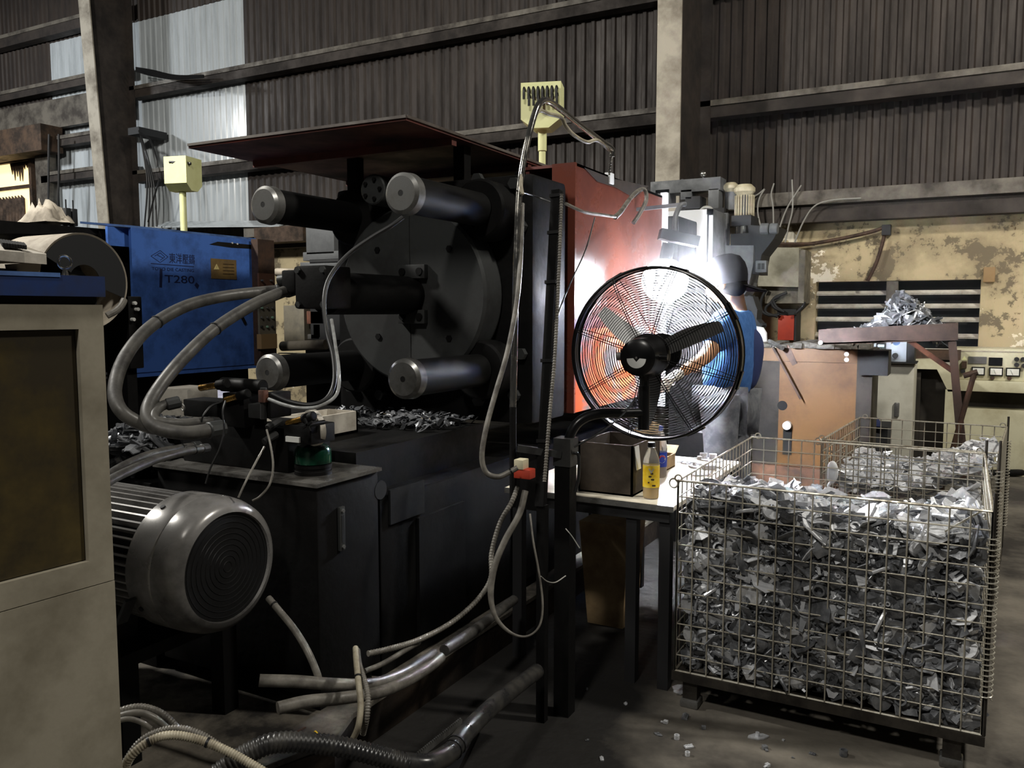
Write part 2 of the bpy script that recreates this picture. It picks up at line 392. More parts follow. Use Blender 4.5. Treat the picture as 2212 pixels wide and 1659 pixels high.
run(E0 - 7 * SW, E0, 5.3, 7.6, 'rust_sheet')
# girts, flashing, beams
XC = P(297, 480, y=9.35).x                                          # plane of the left column's web
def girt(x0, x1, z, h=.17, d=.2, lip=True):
    G().box((x0, WY - d, z - h / 2), (x1, WY - .02, z + h / 2)).make('girt', 'dark_brown', wall, False)  # shaded girt face put into a dark colour, lit top lip into a paler one
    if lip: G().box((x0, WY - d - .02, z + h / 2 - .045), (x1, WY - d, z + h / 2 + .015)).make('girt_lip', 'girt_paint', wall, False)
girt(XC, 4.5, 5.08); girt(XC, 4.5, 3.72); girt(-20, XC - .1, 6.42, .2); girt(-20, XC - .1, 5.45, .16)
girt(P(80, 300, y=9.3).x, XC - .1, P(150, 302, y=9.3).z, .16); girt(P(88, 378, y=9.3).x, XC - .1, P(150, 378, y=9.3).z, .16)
G().box((-20, WY - .14, 4.75), (XC - .2, WY - .04, 5.25)).make('crane_rail', 'girt_paint', wall, False)
G().box((-20, WY - .5, 4.3), (P(90, 330, y=9).x, WY - .1, 4.75)).make('girt', 'wood_dark', wall, False)
G().box((P(78, 400, y=9.3).x, WY - .2, 2.4), (P(106, 400, y=9.3).x, WY - .04, 4.4)).make('side_post', 'girt_paint', wall, False)
G().box((E1 + .2, WY - .26, 2.62), (4.5, WY - .03, 2.76)).make('flashing', 'girt_paint', wall, False)
G().box((E1 + .2, WY - .2, 2.44), (4.5, WY - .02, 2.62)).make('girt', 'dark_brown', wall, False)  # dark band: shade under the flashing put into the colour
g = G(); a, c = P(335, 489, y=WY - .3), P(603, 487, y=WY - .3)
g.prism([a, c, c + Vector((0, .25, .1)), a + Vector((0, .25, .1))], (0, 0, -.02)).make('flashing', 'white_sheet', wall, False)
G().box((P(560, 515, y=9.1).x, 9.0, 2.5), (P(665, 515, y=9.1).x, 9.3, 2.72)).make('girt', 'wood_dark', wall, False)
# columns
def column(label, xw, y0b, y0t, y1, fl, m1, m2, ztop=7.6):
    t = thing('steel_column', label, 'column', (xw, y1 - .2, 0))
    G().hexa([(xw - .012, y0b, 0), (xw + .012, y0b, 0), (xw + .012, y1, 0), (xw - .012, y1, 0), (xw - .012, y0t, ztop), (xw + .012, y0t, ztop), (xw + .012, y1, ztop), (xw - .012, y1, ztop)]).make('web', m2, t, False)  # web is a darker brown than the front flange
    G().hexa([(xw - fl, y0b - .02, 0), (xw + fl, y0b - .02, 0), (xw + fl, y0b, 0), (xw - fl, y0b, 0), (xw - fl, y0t - .02, ztop), (xw + fl, y0t - .02, ztop), (xw + fl, y0t, ztop), (xw - fl, y0t, ztop)]).make('flange', m1, t, False)
    G().box((xw - fl, y1, 0), (xw + fl, y1 + .02, ztop)).make('flange', m2, t, False)
    return t
yb, yt = P(225, 480, x=XC).y, P(188, 60, x=XC).y; zb, zt = P(225, 480, x=XC).z, P(188, 60, x=XC).z
sl = (yt - yb) / (zt - zb)
column('tapered steel column between the white wall sheets at the left', XC, yb - sl * zb, yb + sl * (7.6 - zb), 9.28, .13, 'column_paint', 'dark_brown')
xr = P(1512, 200, y=9.3).x; y0 = P(1446, 200, x=xr).y
column('tall pale steel column rising behind the orange guard door', xr, y0, y0 - .02, 9.28, .125, 'column_paint', 'dark_brown')
# louvred vent
w1 = thing('window_1', None, None, ((lx0 + lx1) / 2, WY, lz0), kind='structure')
G().box((lx0 - .02, WY + .19, lz0 - .02), (lx1 + .02, WY + .22, lz1 + .02)).make('backing', 'gap_black', w1, False)
mx = P(1926, 650, y=WY).x
G().box((mx - .055, WY + .01, lz0), (mx + .055, WY + .1, lz1)).make('mullion', 'girt_paint', w1, False)
for py in (632, 661, 690, 725, 757, 786):
    z = P(1940, py, y=WY).z
    for xa, xb in ((lx0, mx - .055), (mx + .055, lx1)):
        G().obox(((xa + xb) / 2, WY + .08, z), (xb - xa, .07, .02), (1, 0, 0), (0, 1, .5)).make('slat', 'dusty_white', w1, False)
# lit side window at the far left
w2 = thing('window_2', None, None, (-16, WY, 3), kind='structure')
x0, x1 = -20, P(71, 400, y=WY).x; z0, z1, zm = 2.4, P(60, 348, y=WY).z, P(40, 405, y=WY).z
G().box((x0, WY + .02, z0), (x1, WY + .04, z1)).make('pane', 'window_warm', w2, False)
G().box((x0, WY - .06, z1), (x1 + .05, WY + .05, z1 + .18)).make('window_head', 'wood_dark', w2, False)
G().box((x0, WY - .04, zm - .03), (x1, WY + .02, zm + .03)).make('glazing_bar', 'wood_dark', w2, False)
G().box((x1 - .02, WY - .06, z0), (x1 + .06, WY + .05, z1)).make('window_jamb', 'wood_dark', w2, False)
zs = P(30, 432, y=WY).z
g = G(); k = 14; xa = P(0, 430, y=9.45).x - .6; xb = P(52, 430, y=9.45).x
for i in range(k): g.prism([(xa + (xb - xa) * i / k, 9.45, z0), (xa + (xb - xa) * (i + 1) / k, 9.45, z0), (xa + (xb - xa) * (i + 1) / k, 9.45, zs), (xa + (xb - xa) * (i + .5) / k, 9.42, zs + .06), (xa + (xb - xa) * i / k, 9.45, zs)], (0, .02, 0))
g.make('blind', 'wood_dark', w2, False)
g = G(); rnd = random.Random(3)
for i in range(9):
    x = P(22 + i * 5.4, 350, y=WY).x; h = rnd.uniform(.12, .5); g.prism([(x, WY - .01, z1), (x + .11, WY - .01, z1), (x + .06, WY - .01, z1 - h)], (0, .015, 0))
g.make('torn_film', 'wood_dark', w2, False)
# concrete plinth
pl = [P(763, 1541, z=.15), P(722, 1598, z=.15), P(560, 1659, z=.15), P(330, 1690, z=.15), Vector((-4.05, 1.2, .15)), Vector((-4.05, 6.2, .15)), Vector((-1.72, 6.2, .15))]
t = thing('machine_plinth', 'low concrete plinth with dark brown sides under the machine', 'plinth', (-2.8, 3.8, 0))
cxp = Vector((-3.0, 3.8, 0))
G().prism([Vector((p.x, p.y, .15)) for p in pl], (0, 0, -.018)).make('plinth_top', 'concrete_plinth', t, False)
G().prism([Vector((p.x, p.y, .132)) + (cxp - Vector((p.x, p.y, 0))).normalized() * .004 for p in pl], (0, 0, -.132)).make('plinth_side', 'plinth_brown', t, False)  # sides are a darker brown than the top
# ------------------------------------------------------------------ foreground cabinet
ct = 1.7
A = P(232, 900, t=ct); ang = R(5); ux = Vector((math.sin(ang), math.cos(ang), 0)); nx = Vector((ux.y, -ux.x, 0))   # face runs along ux, faces nx (towards +X)
def cab(u0, u1, z0, z1, d0, d1):
    """box in the cabinet's frame: u along the face (0 = far edge), d outwards"""
    o = Vector((A.x, A.y, 0)); c = o + ux * ((u0 + u1) / 2) + nx * ((d0 + d1) / 2) + Vector((0, 0, (z0 + z1) / 2))
    return (c, (abs(u1 - u0), abs(d1 - d0), z1 - z0), ux, nx)
t = thing('electrical_cabinet', 'beige cabinet with a blue top strip and a recessed brown panel', 'cabinet', (A.x - .3, A.y - .35, 0))
def cz(px, py):
    o = Vector((A.x, A.y, 0)); d = P(px, py, t=1) - CAM; k = (o - CAM).dot(nx) / d.dot(nx); p = CAM + d * k; return (p - o).dot(ux), p.z
zt = cz(222, 598)[1]; zb = cz(222, 650)[1]; zs = cz(236, 1256)[1]
pu = cz(170, 711)[0]; pz1 = cz(170, 711)[1]; pz0 = cz(183, 1215)[1]
G().obox(*cab(-.75, 0, zb + .008, zt, -.55, .012)).make('top_cap', 'navy_cap', t)
G().obox(*cab(-.75, -.006, zb - .008, zb + .008, -.54, -.01)).make('gap', 'gap_black', t)
g = G(); g.obox(*cab(-.75, 0, zs + .001, zb - .008, -.55, -.02)); g.obox(*cab(pu, 0, zs + .001, zb - .008, -.02, 0)); g.obox(*cab(-.75, pu, pz1, zb - .008, -.02, 0)); g.obox(*cab(-.75, pu, zs + .001, pz0, -.02, 0)); g.make('body', 'beige_paint', t)
G().obox(*cab(-.745, pu - .002, pz0 + .002, pz1 - .002, -.018, -.012)).make('recessed_panel', 'cabinet_glass', t)
G().obox(*cab(-.75, 0, 0, zs - .001, -.55, .001)).make('plinth_panel', 'beige_paint', t)
g = G(); c0 = cab(-.25, -.09, zt - .004, zt + .004, -.08, .014)
g.obox(*c0).make('lid_flange', 'pale_blue', t)
# lifting eye on the cabinet roof
e = P(140, 575, t=1.62); e0 = Vector((e.x, e.y, zt))
o = thing('lifting_eye', 'steel eye bolt standing on the blue cabinet top', 'eye bolt', e0)
G().torus(e0 + Vector((0, 0, .026)), RGT.cross(Vector((0, 0, 1))), .0125, .0028, 28, 8).make('eye', 'chrome', o)
G().cyl(e0, e0 + Vector((0, 0, .012)), .007, .004).make('collar', 'chrome', o)
# ------------------------------------------------------------------ foreground motor
mc = P(497, 1225, t=2.5); MX, MY, MZ, MR = mc.x, mc.y, mc.z, .205
t = thing('electric_motor', 'large dark electric motor with ribbed housing and domed grey fan cover', 'motor', (MX - .4, MY, MZ - MR - .03))
pr = [(.15, .014), (.163, .012), (.166, .001), (.178, .004), (.195, .018), (.205, .048), (.209, .09), (.209, .094), (.203, .097), (.206, .101), (.209, .106), (.209, .2), (.2, .2), (.2, .11), (.1, .06)]
G().lathe(pr, (MX, MY, MZ), (-1, 0, 0), 64).make('fan_cover', 'motor_grey', t, angle=50)
G().cyl((MX - .03, MY, MZ), (MX - .010, MY, MZ), .164, n=48).make('fan_grille', 'motor_dark', t)
for k in range(9): G().torus((MX - .0095, MY, MZ), (1, 0, 0), .016 + .017 * k, .0014, 40, 5).make('grille_ring', 'motor_dark', t)
for k in (0, 1, 2, 3):
    a = R(118 + 90 * k); d = Vector((0, math.cos(a), math.sin(a)))
    p = Vector((MX - .165, MY, MZ)) + d * .206; G().cyl(p, p + d * .008, .008, n=10).make('screw', 'motor_dark', t)
G().cyl((MX - .2, MY, MZ), (MX - .95, MY, MZ), .165, n=40).make('stator_housing', 'motor_dark', t)
fin = G().box((-.75, -.0028, .16), (0, .0028, .2)).mesh('cooling_fin', False); fin.materials.append(MATS['motor_grey'])
for k in range(48):
    a = 360 / 48 * k
    if 75 < (a + 180) % 360 < 0: continue
    inst(fin, 'cooling_fin', t, Matrix.Translation((MX - .203, MY, MZ)) @ Matrix.Rotation(R(a), 4, 'X'))
G().box((MX - .62, MY - .3, MZ - .02), (MX - .44, MY - .18, MZ + .12), .01).make('terminal_box', 'motor_dark', t)
q = P(238, 1112, y=MY - .185)
g = G().box((q.x - .07, MY - .215, q.z - .05), (q.x + .035, MY - .205, q.z + .045)); g.make('name_plate', 'tan_box', t)
for dx in (-.35, -.82):
    for dy in (-.15, .15): G().box((MX + dx - .05, MY + dy - .05, MZ - MR - .03), (MX + dx + .05, MY + dy + .05, MZ - .12)).make('foot', 'motor_dark', t)
st = thing('motor_stand', 'black steel stand under the large electric motor', 'stand', (MX - .5, MY, .15))
G().box((MX - .98, MY - .24, MZ - MR - .07), (MX - .2, MY + .22, MZ - MR - .03)).make('deck', 'machine_black', st)
for dx in (-.95, -.24):
    for dy in (-.2, .18): G().box((MX + dx - .03, MY + dy - .03, .15), (MX + dx + .03, MY + dy + .03, MZ - MR - .07)).make('leg', 'machine_black', st)
q = P(272, 1320, y=MY - .1); G().bar(P(282, 1295, y=MY - .22), P(262, 1345, y=MY - .22), .035, .01).make('tie_plate', 'machine_steel', st)
# ------------------------------------------------------------------ hydraulic tank with filler cap and level glass
TX, TY, TZ = -1.835, 2.036, .94
t = thing('hydraulic_tank', 'black oil tank with a steel top in front of the press', 'tank', (TX - .5, TY + .2, .15))
G().box((TX - .77, TY, .2), (TX, 2.36, TZ - .012), .006).make('tank_body', 'machine_black', t)
G().box((TX - .78, TY - .012, TZ - .012), (TX + .012, 2.368, TZ)).make('top_plate', 'tank_top', t)
for dy in (.06, .28):
    for dx in (.08, .68): G().box((TX - dx - .05, TY + dy - .03, .15), (TX - dx + .05, TY + dy + .03, .2)).make('foot', 'machine_black', t)
a, c = P(733, 1094, x=TX), P(716, 1196, x=TX)
gl = G().box((TX, a.y - .012, c.z), (TX + .012, a.y + .016, a.z), .004).make('level_glass', 'machine_steel', t)
G().box((TX + .012, a.y - .004, c.z + .03), (TX + .0135, a.y + .008, a.z - .03)).make('glass_slot', 'gap_black', gl)
for z in (a.z - .014, c.z + .014): G().cyl((TX + .012, a.y + .002, z), (TX + .018, a.y + .002, z), .007, n=6).make('bolt', 'machined', gl)
gc = P(677, 1022, z=TZ)
cp = G().lathe([(1e-4, .07), (.03, .069), (.052, .062), (.061, .05), (.063, .03), (.063, .004), (.058, .0)], gc + Vector((0, 0, .035)), (0, 0, 1), 40).make('filler_cap', 'green_cap', t)
G().lathe([(.058, 0), (.064, 0), (.064, .012), (.061, .014), (.061, .022), (.064, .024), (.064, .034), (.05, .036)], gc, (0, 0, 1), 36).make('filler_neck', 'machine_black', t)
for (px, py, w, h, m) in ((640, 1010, .09, .03, 'tank_top'), (760, 985, .12, .02, 'rust')):
    p = P(px, py, z=TZ); G().box((p.x - w / 2, p.y - h, TZ), (p.x + w / 2, p.y + h, TZ + .004)).make('shim_plate', m, t)
# ------------------------------------------------------------------ die casting press
BX0, BX1, BZ0, BZ1 = -2.65, -1.928, 1.235, 1.955; CX, CZ = (BX0 + BX1) / 2, (BZ0 + BZ1) / 2
t = thing('casting_press', 'huge black die casting press with four tie bars and round rear plate', 'press', (CX, 4, .15)); PRESS = t
G().box((-2.86, 2.375, .15), (-1.84, 6.0, .82), .008).make('bed_frame', 'machine_black', t)
G().box((-2.75, 2.38, .82), (-1.95, 3.3, .98)).make('bed_deck', 'machine_black', t)
for y in (2.6, 3.4, 4.3): G().box((-1.84, y, .2), (-1.825, y + .34, .7)).make('side_cover', 'machine_black', t)
h0 = P(820, 1058, x=-1.84); G().cyl((-1.842, h0.y, h0.z), (-1.834, h0.y, h0.z), .035, n=20).make('access_hole', 'gap_black', t)
h1 = P(880, 1068, x=-1.84); G().box((-1.84, h1.y - .12, h1.z - .09), (-1.83, h1.y + .1, h1.z + .04)).make('filter_screen', 'motor_dark', t)
G().box((CX - .57, 3.36, .98), (CX + .57, 3.72, 2.12), .03).make('rear_platen', 'machine_black', t)
g = G().cyl((CX, 3.36, CZ - .02), (CX, 3.2, CZ - .02), .415, n=64, bev=.012); dp = g.make('round_plate', 'machine_steel', t)
G().box((CX + .003, 3.1985, CZ - .42), (CX + .006, 3.2, CZ + .39)).make('joint_line', 'gap_black', dp)
for px, py in ((815, 540), (970, 537), (817, 727), (970, 731)):
    p = P(px, py, y=3.198); G().cyl((p.x, 3.205, p.z), (p.x, 3.194, p.z), .016, n=6).make('bolt', 'machine_black', dp)
for z in (587, 684):
    p = P(893, z, y=3.19)
    kp = G().box((p.x - .075, 3.17, p.z - .032), (p.x + .075, 3.2, p.z + .032), .004).make('keeper_plate', 'machine_steel', t)
    for dx in (-.048, .048): G().cyl((p.x + dx, 3.17, p.z), (p.x + dx, 3.162, p.z), .017, n=16).make('bolt', 'machine_black', kp)
for x in (BX0, BX1):
    for z in (BZ0, BZ1):
        tb = G().cyl((x, 2.70, z), (x, 6.0, z), .074, n=36).make('tie_bar', 'bar_black', t)
        G().lathe([(.012, -.0), (.02, 0), (.066, .001), (.08, .012), (.083, .05), (.074, .06)], (x, 2.645, z), (0, 1, 0), 40).make('end_cap', 'machined', tb)
        G().cyl((x, 2.66, z), (x, 2.6455, z), .013, n=14).make('centre_hole', 'gap_black', tb)
        nut = G().cyl((x, 3.22, z), (x, 3.38, z), .135, n=36, bev=.01).make('tie_nut', 'machine_black', t)
        sx, sz = (1 if x > CX else -1), (1 if z > CZ else -1)
        for a0 in (-25, 45, 115):
            a1 = R(a0); d = Vector((math.cos(a1) * sx, 0, math.sin(a1) * sz)) * .17
            b0 = Vector((x, 3.36, z)) + d; G().cyl(b0, b0 + Vector((0, -.03, 0)), .028, n=6).make('bolt', 'machine_steel', nut)
G().cyl((CX, 2.62, CZ - .02), (CX, 3.22, CZ - .02), .088, n=36).make('ejector_cylinder', 'machine_black', t)
eb = G().box((CX - .055, 2.5, CZ - .085), (CX + .10, 2.66, CZ + .085), .01).make('cylinder_head', 'machine_black', t)
for sx in (-1, 1):
    for sz in (-1, 1): G().cyl((CX + .03 + sx * .065, 2.5, CZ + sz * .068), (CX + .03 + sx * .065, 2.49, CZ + sz * .068), .014, n=6).make('bolt', 'machine_steel', eb)
G().box((CX - .125, 2.5, CZ - .02), (CX - .055, 2.58, CZ + .07), .008).make('port_block', 'machine_black', eb)
G().cyl((CX - .125, 2.54, CZ + .035), (CX - .165, 2.53, CZ + .03), .024, n=12).make('hose_fitting', 'machine_steel', eb)
p = P(833, 415, y=3.2); G().cyl((p.x, 3.28, p.z), (p.x, 3.1, p.z), .07, n=24, bev=.006).make('pump_flange', 'machine_steel', t)
for k in range(5):
    a1 = R(72 * k); G().cyl((p.x + .045 * math.cos(a1), 3.1, p.z + .045 * math.sin(a1)), (p.x + .045 * math.cos(a1), 3.09, p.z + .045 * math.sin(a1)), .01, n=6).make('bolt', 'machine_black', t)
# crossheads and toggle behind, moving and fixed platens
G().box((CX - .52, 4.6, .9), (CX + .5, 4.95, 2.1), .02).make('moving_platen', 'machine_black', t)
G().box((CX - .56, 5.55, .85), (CX + .56, 6.0, 2.15), .02).make('fixed_platen', 'machine_black', t)
for sz in (-1, 1): G().bar((CX, 3.72, CZ + sz * .12), (CX, 4.6, CZ + sz * .34), .22, .12).make('toggle_link', 'machine_black', t)
G().box((-2.02, 3.74, .95), (-2.0, 5.3, 2.2)).make('side_guard', 'machine_black', t)
p = P(1175, 490, x=-1.99); G().box((-2.0, p.y - .07, p.z - .02), (-1.97, p.y + .1, p.z + .02)).make('guide_block', 'orange_paint', t)
G().cyl((-1.965, p.y - .12, p.z + .03), (-1.965, p.y + .12, p.z + .03), .012).make('guide_rod', 'machined', t)
# canopy
c0, c1, c2, c3 = Vector((-2.062, 2.875, 2.3)), Vector((-3.34, 2.855, 2.3)), Vector((-3.34, 4.75, 2.3)), Vector((-2.08, 4.75, 2.3))
cn = G().prism([c0, c1, c2, c3], (0, 0, -.012)).make('canopy', 'canopy_red', t, False)
g = G()
for a, c in ((c0, c1), (c0, c3)): g.bar(a + Vector((0, 0, .004)), c + Vector((0, 0, .004)), .014, .012)
g.make('canopy_edge', 'canopy_grey', cn, False)
for y in (3.25, 4.0): G().box((-3.32, y, 2.255), (-2.08, y + .04, 2.288)).make('canopy_rib', 'canopy_red', cn, False)
for x, y in ((-2.15, 3.45), (-2.15, 4.65), (-2.8, 3.45), (-2.8, 4.65)): G().box((x - .03, y - .03, 2.08), (x + .03, y + .03, 2.288)).make('canopy_post', 'machine_black', t)
# orange guard door facing the aisle
DX = -1.7; dy0, dy1 = P(1240, 600, x=DX).y, P(1428, 600, x=DX).y; dz1 = P(1240, 350, x=DX).z; dz0 = P(1240, 892, x=DX).z
zw = dz0 + .42
G().box((DX - .012, dy0 + .012, zw), (DX, dy1, dz1)).make('guard_door', 'orange_paint', PRESS, False); t = DOOR = bpy.data.objects['guard_door']; DOOR['label'] = 'orange sheet metal guard door'
G().box((DX - .012, dy0 + .012, dz0), (DX, dy1, zw)).make('worn_sheet', 'orange_worn', t, False)
G().box((DX - .12, dy0 - .006, dz0), (DX + .006, dy0 + .012, dz1)).make('door_flange', 'orange_paint', t, False)
G().box((DX - .28, dy0 + .01, dz1 - .014), (DX, dy1, dz1)).make('top_flange', 'canopy_red', t, False)
G().box((DX - .012, dy1, dz0 - .1), (DX + .03, dy1 + .03, dz1 + .02)).make('door_edge', 'frame_white', t, False)
G().box((DX - .28, dy0 + .02, dz1 - .5), (DX - .26, dy1, dz1 - .014)).make('back_sheet', 'canopy_red', t, False)
a, c = P(1318, 378, x=DX), P(1318, 398, x=DX); G().box((DX - .02, a.y - .03, c.z), (DX + .012, a.y + .03, a.z + .01), .003).make('lug', 'frame_white', t)
g = G().prism([P(x, y, x=DX + .003) for x, y in ((1262, 362), (1320, 385), (1400, 402), (1370, 428), (1330, 405), (1290, 392))], (.002, 0, 0)); g.make('scorch_patch', 'dark_brown', t, False)
# orange inner strips seen through the fan
t = thing('inner_guard', 'narrow orange guard post seen through the lower fan grille', 'guard', Vector((P(1385, 940, y=4.22).x, 4.22, 0)))
a, c = P(1405, 815, y=4.22), P(1385, 940, y=4.22); G().bar(a, c, .05, .02).make('strip', 'orange_paint', t); p = P(1372, 948, y=4.22); G().prism([p, p + Vector((-.07, 0, .01)), p + Vector((-.05, 0, -.05))], (0, .03, 0)).make('foot_bracket', 'orange_paint', t); G().bar(c, Vector((c.x, c.y, 0)), .04, .04).make('post', 'machine_black', t)
# dark tool frame and dies between lamp and operator, seen through the fan
t = thing('die_block', 'dark steel die block and frame behind the fan', 'die', (-1.5, 5.3, 0))
G().box((-1.66, 5.17, 0), (-1.40, 5.5, 1.15), .01).make('die_frame', 'machine_black', t)
G().box((-1.66, 5.19, 1.15), (-1.40, 5.47, 1.5), .02).make('die_half', 'machine_steel', t)
for dy in (0, .1, .2): G().cyl((-1.40, 5.22 + dy, 1.3), (-1.34, 5.22 + dy, 1.3), .02, n=10).make('cooling_port', 'machined', t)
# ------------------------------------------------------------------ valve manifold on the tank
def pb(px0, py0, px1, py1, y, d):
    """a box whose front face spans two pixels on plane y, d deep"""
    a, c = P(px0, py0, y=y), P(px1, py1, y=y); return (a.x, y, a.z), (c.x, y + d, c.z)
mb = P(520, 975, z=TZ)
t = thing('valve_manifold', 'oily black valve manifold with brass solenoids on the tank top', 'valve block', (mb.x, mb.y, TZ)); VM = t
a, c = P(430, 900, y=2.2), P(655, 900, y=2.2)
G().box((a.x, 2.12, TZ), (c.x, 2.34, a.z), .006).make('manifold_block', 'machine_black', t)
G().box((a.x - .10, 2.16, TZ), (a.x, 2.32, TZ + .12), .006).make('manifold_end', 'machine_black', t)
v = G().box(*pb(395, 862, 470, 905, 2.12, .1), .005).make('valve_body', 'machine_black', t); v = G().box(*pb(480, 848, 528, 925, 2.08, .11), .005).make('valve_body', 'machine_black', t)
G().box(*pb(535, 872, 565, 905, 2.08, .1), .004).make('valve_body', 'machine_steel', t)
G().box(*pb(560, 848, 585, 905, 2.06, .1), .005).make('valve_body', 'machine_black', t)
G().box(*pb(612, 915, 672, 962, 2.06, .12), .005).make('valve_body', 'machine_black', t)
a = P(632, 950, y=2.055); G().box((a.x - .03, 2.053, a.z - .008), (a.x + .03, 2.06, a.z + .01)).make('name_plate', 'label_white', t)
for (x0, y0, x1, y1, r) in ((487, 864, 515, 856, .011), (432, 838, 470, 832, .012), (620, 915, 655, 905, .011)):
    a, c = P(x0, y0, y=2.07), P(x1, y1, y=2.07); s = G().cyl(a, c, r, n=12, bev=.003).make('brass_solenoid', 'brass', t)
    G().cyl(c, c + (c - a).normalized() * .05, r * 1.5, n=12, bev=.003).make('coil', 'machine_black', s)
G().cyl(P(480, 830, y=2.14), P(570, 836, y=2.14), .026, n=16, bev=.005).make('accumulator', 'machine_black', t)
for (px, py) in ((388, 868), (395, 880)): a = P(px, py, y=2.08); G().torus(a, (.2, 1, .1), .012, .003, 16, 6).make('shackle', 'machined', t)
a = P(569, 862, y=2.05); G().cyl(P(569, 905, y=2.05), P(569, 838, y=2.05), .011, n=12).make('gauge_stem', 'machine_steel', t)
a = P(570, 850, y=2.05); G().box((a.x - .012, 2.035, a.z - .03), (a.x + .012, 2.06, a.z + .012), .003).make('red_tag', 'rust', t)
for (px, py) in ((578, 925), (570, 955)):
    a = P(px, py, y=2.04); G().cyl(a, a + Vector((.0, .06, .02)), .013, n=10, bev=.003).make('hose_fitting', 'machine_steel', t)
a = P(664, 918, y=2.02); h = G().cyl(a, a + Vector((0, .08, 0)), .008, n=8).make('needle_valve', 'machine_black', t)
g = G(); g.bar(a + Vector((-.02, 0, -.012)), a + Vector((.02, 0, .012)), .007); g.bar(a + Vector((-.012, 0, .02)), a + Vector((.012, 0, -.02)), .007); g.make('cross_handle', 'machine_black', h)
a = P(672, 925, y=2.12); G().lathe([(.05, 0), (.062, 0), (.062, .02), (.05, .02), (.05, 0)], a, (.3, 1, .1), 28, (R(-120), R(110))).make('drip_shield', 'dusty_white', t)
# pale crate and oily rags behind the manifold
o = G(); a, c = P(600, 832, y=2.5), P(668, 885, y=2.5)
o.box((a.x, 2.5, c.z), (c.x, 2.8, c.z + .01)); o.box((a.x, 2.5, c.z), (a.x + .008, 2.8, a.z)); o.box((c.x - .012, 2.5, c.z), (c.x, 2.8, a.z)); o.box((a.x, 2.79, c.z), (c.x, 2.8, a.z)); o.box((a.x, 2.5, a.z - .012), (c.x, 2.51, a.z)); o.box((a.x, 2.5, c.z), (c.x, 2.51, c.z + .02))
t = thing('parts_tray', 'pale plastic tray behind the valve manifold', 'tray', ((a.x + c.x) / 2, 2.65, .98)); ORG_a = a.z - c.z
g = G(); g.v = [v + Vector((0, 0, .982 - c.z)) for v in o.v]; g.f = o.f; g.make('tray_shell', 'dusty_white', t)
def rag(name, label, cat, px, py, y, w, h, m, z0=None, seed=1, grp=None):
    a = P(px, py, y=y); g = G(); rn = random.Random(seed); n = 10
    z = a.z if z0 is None else z0
    vs = []
    for i in range(n + 1):
        for j in range(n + 1):
            u, v = i / n - .5, j / n - .5
            vs.append((a.x + u * w * (1 + .2 * rn.uniform(-1, 1)), y + v * w * .6, z + max(.003, h * (1 - 4 * max(u * u, v * v)) * rn.uniform(.5, 1.2))))
    g.add(vs, [(i * (n + 1) + j, (i + 1) * (n + 1) + j, (i + 1) * (n + 1) + j + 1, i * (n + 1) + j + 1) for i in range(n) for j in range(n)])
    return tag(g.make(name, m, None, True, 80), label, cat, grp)
rag('cleaning_rag', 'crumpled pale rag lying on the valve manifold', 'rag', 555, 846, 2.2, .09, .035, 'dusty_white', z0=P(430, 900, y=2.2).z, seed=4)
o = rag('plastic_sheet', 'crinkled bluish plastic sheet below the blue press panel', 'plastic sheet', 515, 822, 3.35, .55, .09, 'plastic_sheet', z0=.98, seed=8)
g = G().box((-3.3, 3.12, .15), (-2.87, 3.6, .97)); tag(g.make('sheet_bench', 'machine_black'), 'dark bench carrying the crinkled plastic sheet', 'bench')
a, c = P(342, 842, y=2.45), P(400, 925, y=2.45)
tag(G().box((a.x, 2.45, .942), (c.x + .02, 2.62, a.z + .01), .01).make('grease_bucket', 'dusty_white'), 'grimy white square bucket behind the black hoses', 'bucket')
bench = G().box((a.x - .04, 2.4, .15), (min(c.x + .03, -2.87), 2.66, .942)); tag(bench.make('bucket_stand', 'machine_black'), 'dark stand under the grimy white bucket', 'stand')
# ------------------------------------------------------------------ hoses, cables and conduits (each its own thing)
def hose(name, label, cat, pts, r, m, rib=0, n=10, grp=None, fit=None, pitch=.012, amp=.12, res=6, bands=()):
    w = [P(x, y, t=d) for x, y, d in pts]; g = G().tube(w, r, n, res, rib, pitch, amp)
    if not fit and not bands: return tag(g.make(name, m, None, True, 60), label, cat, grp)
    xs = min(w, key=lambda v: v.z); t = thing(name, label, cat, xs, grp)
    g.make('hose_body', m, t, True, 60)
    if fit:
        for k in fit:
            a, c = (w[0], w[1]) if k == 0 else (w[-1], w[-2])
            G().cyl(a, a + (c - a).normalized() * r * 2.6, r * 1.25, n=10, bev=r * .15).make('end_ferrule', 'machine_steel', t)
    sp = smooth_path(w, 10)
    for k in bands:
        i = min(len(sp) - 2, int(k * (len(sp) - 1))); d = (sp[i + 1] - sp[i]).normalized()
        G().cyl(sp[i] - d * .003, sp[i] + d * .003, r * 1.12, n=12).make('cable_tie', 'cable_black', t)
    return t
HG = None
hose('hydraulic_hose', 'thick black hose arching highest before the blue panel, outermost of two', 'hose', [(628, 625, 3.42), (570, 630, 3.38), (480, 641, 3.25), (400, 662, 3.1), (325, 706, 2.95), (272, 768, 2.8), (248, 838, 2.7), (262, 888, 2.65), (312, 918, 2.68), (350, 926, 2.7), (372, 925, 2.75)], .0225, 'rubber_dusty', fit=(0,), n=14, bands=(.38,))
hose('hydraulic_hose', 'thick black hose arching inside the outermost one, before the blue panel', 'hose', [(640, 622, 3.38), (600, 635, 3.3), (540, 662, 3.15), (465, 710, 3.0), (395, 775, 2.85), (342, 840, 2.75), (318, 890, 2.68), (335, 922, 2.65), (395, 935, 2.66), (455, 929, 2.7), (482, 924, 2.74)], .0225, 'rubber_dusty', fit=(0, 1), n=14, bands=(.3,))
